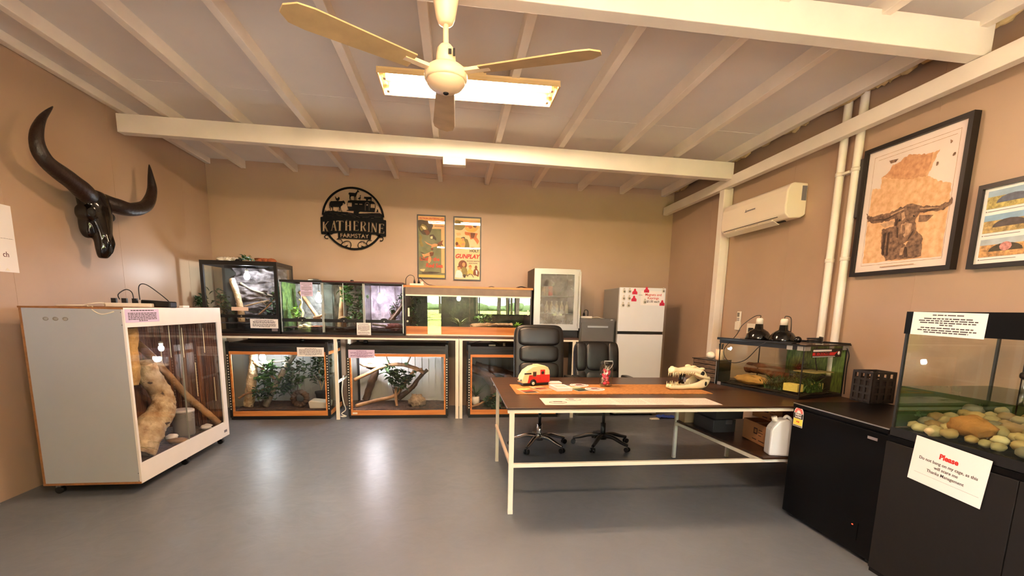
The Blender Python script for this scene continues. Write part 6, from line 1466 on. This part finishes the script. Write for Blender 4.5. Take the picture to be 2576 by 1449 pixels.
mb.build('star', m_red, s)
MB(F).box(-.043,.043,-.012,.026,.0009,.0013).build('black_band', m_black, s)
for t, y in (('ENERGY',.016),('RATING',-.001)): text_mb(t, .017, F @ Matrix.Translation((0,y,.0016)), off=.0006).build('lettering', m_paper, s)
MB(F).box(-.043,.043,-.058,-.013,.0009,.0013).build('yellow_panel', mat('label_yellow', (252,220,90), .6), s)
text_mb('WTJE', .012, F @ Matrix.Translation((0,-.034,.0016)), off=.0006).build('lettering', m_red, s)
MB(F).box(-.042,.042,-.064,-.060,.0009,.0013).box(-.042,.042,-.068,-.0655,.0009,.0013).build('black_line', m_black, s)
# crate
r = thing('plastic_crate', 'black slotted plastic crate on the freezer against the right wall', 'crate', (3.09,3.03,.8335))
x0, x1, y0, y1, z0, z1 = 2.94, 3.13, 2.95, 3.12, .8335, 1.05
MB().box(x0,x1,y0,y1,z0,z0+.008).build('floor_panel', m_black, r)
mb = MB().box(x0+.007,x0+.010,y0+.01,y1-.01,z0+.008,z1-.05).box(x0+.01,x1-.01,y0+.007,y0+.010,z0+.008,z1-.05)
mb.build('lining', mat('brown_lining', (28,20,16), .8), r)
for nm, a in (('x0',(x0,x0+.006,y0,y1)),('x1',(x1-.006,x1,y0,y1)),('y0',(x0+.006,x1-.006,y0,y0+.006)),('y1',(x0+.006,x1-.006,y1-.006,y1))):
    mb = MB(); ax, bx, ay, by = a
    for k in range(5): mb.box(ax,bx,ay,by,z0+.01+.05*k,z0+.026+.05*k-(0 if k < 4 else .0))
    if bx-ax < .01:
        ax -= .001; bx += .001
        for k in range(4): mb.box(ax,bx,ay+(by-ay-.02)*k/3,ay+(by-ay-.02)*k/3+.02,z0+.008,z1+.001)
    else:
        ay -= .001; by += .001
        for k in range(4): mb.box(ax+(bx-ax-.02)*k/3,ax+(bx-ax-.02)*k/3+.02,ay,by,z0+.008,z1)
    mb.build('slotted_side', mat('dusty_black', (27,21,19), .55), r)
# aquarium stand and aquarium
r = thing('aquarium_stand', 'dark grey cabinet stand carrying the aquarium at the right edge', 'cabinet', (2.7,1.6,0))
m_std = mat('charcoal_panel', (27,25,25), .6, spec=.2, var=.05, scale=60)
MB().box(2.385,2.99,.98,2.245,.0,.81).build('carcass', m_std, r)
for y0, y1 in ((1.62,2.24),(.985,1.615)): MB().box(2.370,2.385,y0,y1,.03,.775).build('door', m_std, r, bevel=.002)
MB().box(2.372,2.387,.985,2.24,.782,.808).build('top_rail', m_frz, r)
r = thing('aquarium', 'large half filled aquarium with river stones at the right edge', 'aquarium', (2.68,1.6,.811))
ax0, ax1, ay0, ay1, az0, az1 = 2.376, 2.96, 1.0, 2.232, .811, 1.478
mb = MB(); mb.box(ax0,ax0+.02,ay0,ay1,az0,az0+.045).box(ax1-.02,ax1,ay0,ay1,az0,az0+.045).box(ax0+.02,ax1-.02,ay0,ay0+.02,az0,az0+.045).box(ax0+.02,ax1-.02,ay1-.02,ay1,az0,az0+.045).box(ax0+.02,ax1-.02,ay0+.02,ay1-.02,az0,az0+.012)
mb.build('base_frame', m_black, r)
mb = MB(); mb.box(ax0-.003,ax0+.02,ay0,ay1+.003,az1-.115,az1).box(ax1-.02,ax1,ay0,ay1+.003,az1-.115,az1).box(ax0+.02,ax1-.02,ay0,ay0+.02,az1-.115,az1).box(ax0+.02,ax1-.02,ay1-.017,ay1+.003,az1-.115,az1)
mb.build('hood_frame', m_frz, r)
g_a = glassy('aquarium_glass', (.955,.97,.94), .03)
for nm, a in (('front_glass',(ax0+.004,ax0+.010,ay0+.012,ay1-.012)),('back_glass',(ax1-.010,ax1-.004,ay0+.012,ay1-.012)),('end_glass',(ax0+.011,ax1-.011,ay1-.012,ay1-.006)),('end_glass',(ax0+.011,ax1-.011,ay0+.006,ay0+.012))):
    MB().box(*a,az0+.045,az1-.115).build(nm, g_a, r)
for x, y in ((ax0+.002,ay1-.014),(ax1-.014,ay1-.014),(ax0+.002,ay0+.002),(ax1-.014,ay0+.002)): MB().box(x,x+.012,y,y+.012,az0+.045,az1-.115).build('corner_seal', m_seal, r)
MB().box(ax0+.012,ax1-.012,ay0+.014,ay1-.014,az0+.046,1.085).build('water', glassy('green_water', (.90,.94,.85), .02), r)
fa = glassy('algae_film', (.40,.52,.36), .0, .2, .75, (.10,.15,.07))
MB().box(ax1-.0125,ax1-.0105,ay0+.015,ay1-.014,az0+.05,1.083).build('algae_film', fa, r)
MB().box(ax0+.014,ax1-.014,ay1-.0148,ay1-.0138,az0+.05,1.083).build('algae_film', fa, r)
rr = random.Random(8)
stone_cols = [mat('river_stone_%d' % i, c, .6, var=.14, scale=12) for i, c in enumerate([(196,176,128),(164,148,108),(146,118,78),(206,192,150),(128,122,104),(178,150,100),(150,140,118)])]
i = 0
for row in range(7):
    for k in range(17):
        y = ay1-.055-.072*k+rr.uniform(-.02,.02); x = ax0+.05+.078*row+rr.uniform(-.015,.015)
        if x > ax1-.06 or y < ay0+.07: continue
        s = rr.uniform(.026,.045)
        lift = .022*row*.6+.01*rr.random()
        MB().rock((x,y,az0+.055+lift+s*.35), (s,s*rr.uniform(.8,1.25),s*.7), .22, 1.8, 12, 8, seed=i).build('river_stone', stone_cols[rr.randrange(7)], label='smooth river stone on the aquarium floor', cat='stone', group='river stones in the aquarium'); i += 1
MB().rock((2.50,1.93,.925), (.06,.10,.055), .3, 2.5, 18, 12, seed=77).build('large_rock', mat('ochre_rock', (176,122,62), .8, var=.2, scale=9, bump=.5), label='large ochre rock among the river stones in the aquarium', cat='rock')
MB().box(2.52,2.64,1.50,1.70,.87,1.02).build('brown_brick', mat('brown_block', (122,84,52), .9, var=.15, scale=20), bevel=.01, label='brown block standing on the stones at the right of the aquarium', cat='block')
o = thing('pump_filter', 'black internal filter with pale tubes hanging at the right of the aquarium', 'filter', (2.86,1.98,1.06))
MB().cyl((2.86,1.98,1.20),(2.86,1.98,1.36),.012,n=10).build('pipe', m_silver, o)
mb = MB().sq((2.86,1.98,1.225), (.028,.035,.028), .7, .7, 14, 8).sq((2.86,1.99,1.17), (.03,.04,.022), .7, .7, 14, 8); mb.build('pump_head', m_black, o)
for q in (-.03,.03): MB().cyl((2.86,1.98+q,1.06),(2.86,1.98+q,1.165),.010,n=10).build('tube', m_silver, o)
MB().cyl((2.87,2.03,.92),(2.87,2.03,1.37),.004,n=8).build('air_line', m_black, label='thin black air line down the back of the aquarium', cat='air line')
notice('paper_notice', 'white printed notice on the top left corner of the aquarium', f_right(ax0-.004,2.022,1.417) @ Matrix.Rotation(radians(-1),4,'Z'), .35, .115, [(.12,.5,.045),(.27,.78,.05),(.36,.95,.05),(.45,.9,.05),(.54,.22,.05),(.67,.85,.05),(.77,.95,.05),(.86,.72,.05)], m_paper, m_ink, seed=12)
NM = f_right(2.3655,1.905,.724) @ Matrix.Rotation(radians(-4),4,'Z')
s = notice('paper_notice', 'white notice asking not to bang on the cage, below the aquarium', NM, .352, .232, [])
for t, sz, y, mm, of in (('Please', .036, .05, m_red, .0014), ('Do not bang on my cage, as this', .0215, .012, m_ink, .0002), ('will scare me', .0215, -.014, m_ink, .0002), ('Thanks Management', .0215, -.040, m_ink, .0002)):
    text_mb(t, sz, NM @ Matrix.Translation((.0,y,.0009)), off=of).build('lettering', mm, s)
MB(NM).box(-.15,.16,-.068,-.0672,.0006,.0009).build('ruled_line', m_inkl, s)

# ------------------------------------------------------------------ outside, seen only as reflections in the glass
m_lawn = mat('lawn_grass', (150,166,62), .95, col2=(178,180,84), scale=.6)
MB().prism([(-45,-14,-.1),(45,-14,-.1),(45,-70,1.25),(-45,-70,1.25)], (0,0,-.1)).build('exterior_ground', m_lawn, kind='structure')
MB().box(-30,30,-14,YF-.12,-.2,-.10).build('exterior_path', mat('pale_gravel', (196,180,164), .9, var=.1, scale=2), kind='structure')
rr = random.Random(3); mb = MB(); mt = MB()
for k in range(46):
    x = rr.uniform(-24,24); y = -rr.uniform(15,50)
    if k == 0: x, y = -1.35, -8.5
    mb.tube([(x,y,-.12),(x+rr.uniform(-.2,.2),y,3),(x+rr.uniform(-.6,.6),y,7)], [.16,.12,.05], 7)
    for q in range(5): mt.rock((x+rr.uniform(-1.6,1.6),y+rr.uniform(-1,1),6+rr.uniform(-1,2)), (1.5,1.4,1.0), .5, 2, 8, 6, seed=k*5+q)
for k in range(60): mt.rock((-45+1.5*k+rr.uniform(-1,1),-66+rr.uniform(-3,3),1.2+rr.uniform(-.1,.3)), (2.2,1.5,rr.uniform(.5,1.0)), .5, 2, 8, 6, seed=k+400)
mb.add(mt.v, mt.f, 1, True)
mb.build('treeline', [mat('gum_trunk', (96,84,72), .9), mat('gum_leaf', (96,116,70), .9)], kind='stuff', label='row of gum trees on the lawn, seen reflected in the vivarium glass', cat='trees')

# ------------------------------------------------------------------ light, camera, render look
r = thing('tube_light', 'twin tube batten light above the viewer, seen as a reflection in the posters', 'light', (.15, .1, 3.1))
MB().box(-.52,.83,-.07,.27,3.165,3.18).box(-.52,.83,-.085,-.07,3.13,3.18).box(-.52,.83,.27,.285,3.13,3.18).box(.0,.3,.05,.15,3.18,3.275).build('reflector_tray', m_tray, r)
for y in (-.01, .20): MB().cyl((-.46,y,3.146),(.77,y,3.146),.016,n=12).build('tube', m_tube, r)
for y in (-.01, .20):
    for x in (-.48,.77): MB().box(x,x+.02,y-.02,y+.02,3.125,3.166).build('lamp_holder', m_tray, r)

w = bpy.data.worlds.new('sky'); SC.world = w; w.use_nodes = True
bg = w.node_tree.nodes['Background']; bg.inputs['Color'].default_value = (.90,.93,1,1); bg.inputs['Strength'].default_value = SKY
sd = bpy.data.lights.new('sun', 'SUN'); sd.energy = SUN; sd.angle = .01; sd.color = (1,.93,.8)
so = bpy.data.objects.new('sun', sd); COL.objects.link(so); so.rotation_euler = (radians(-16),0,0); so.location = (0,0,8)

cam = bpy.data.cameras.new('camera'); co = bpy.data.objects.new('camera', cam); COL.objects.link(co)
R_ = [(.992358293,-.121813198,.0196612063),(.0000965472828,-.158575754,-.987346809),(.123389663,.979803692,-.157352204)]
m = Matrix.Identity(4)
for i in range(3):
    m[i][0] = R_[0][i]; m[i][1] = -R_[1][i]; m[i][2] = -R_[2][i]
m[2][3] = 1.45
co.matrix_world = m
cam.sensor_fit = 'HORIZONTAL'; cam.sensor_width = 36; cam.lens = 36*1182.17/2576; cam.shift_y = 241.5/2576
cam.clip_start = .05; cam.clip_end = 200
SC.camera = co
SC.view_settings.view_transform = 'Standard'; SC.view_settings.look = 'None'; SC.view_settings.gamma = 1; SC.view_settings.exposure = EXPO
cy = SC.cycles
cy.max_bounces = 12; cy.diffuse_bounces = 5; cy.glossy_bounces = 4; cy.transparent_max_bounces = 40; cy.transmission_bounces = 4
cy.sample_clamp_indirect = 6; cy.sample_clamp_direct = 0; cy.caustics_reflective = False; cy.caustics_refractive = False
cy.use_denoising = True
cy.use_light_tree = True
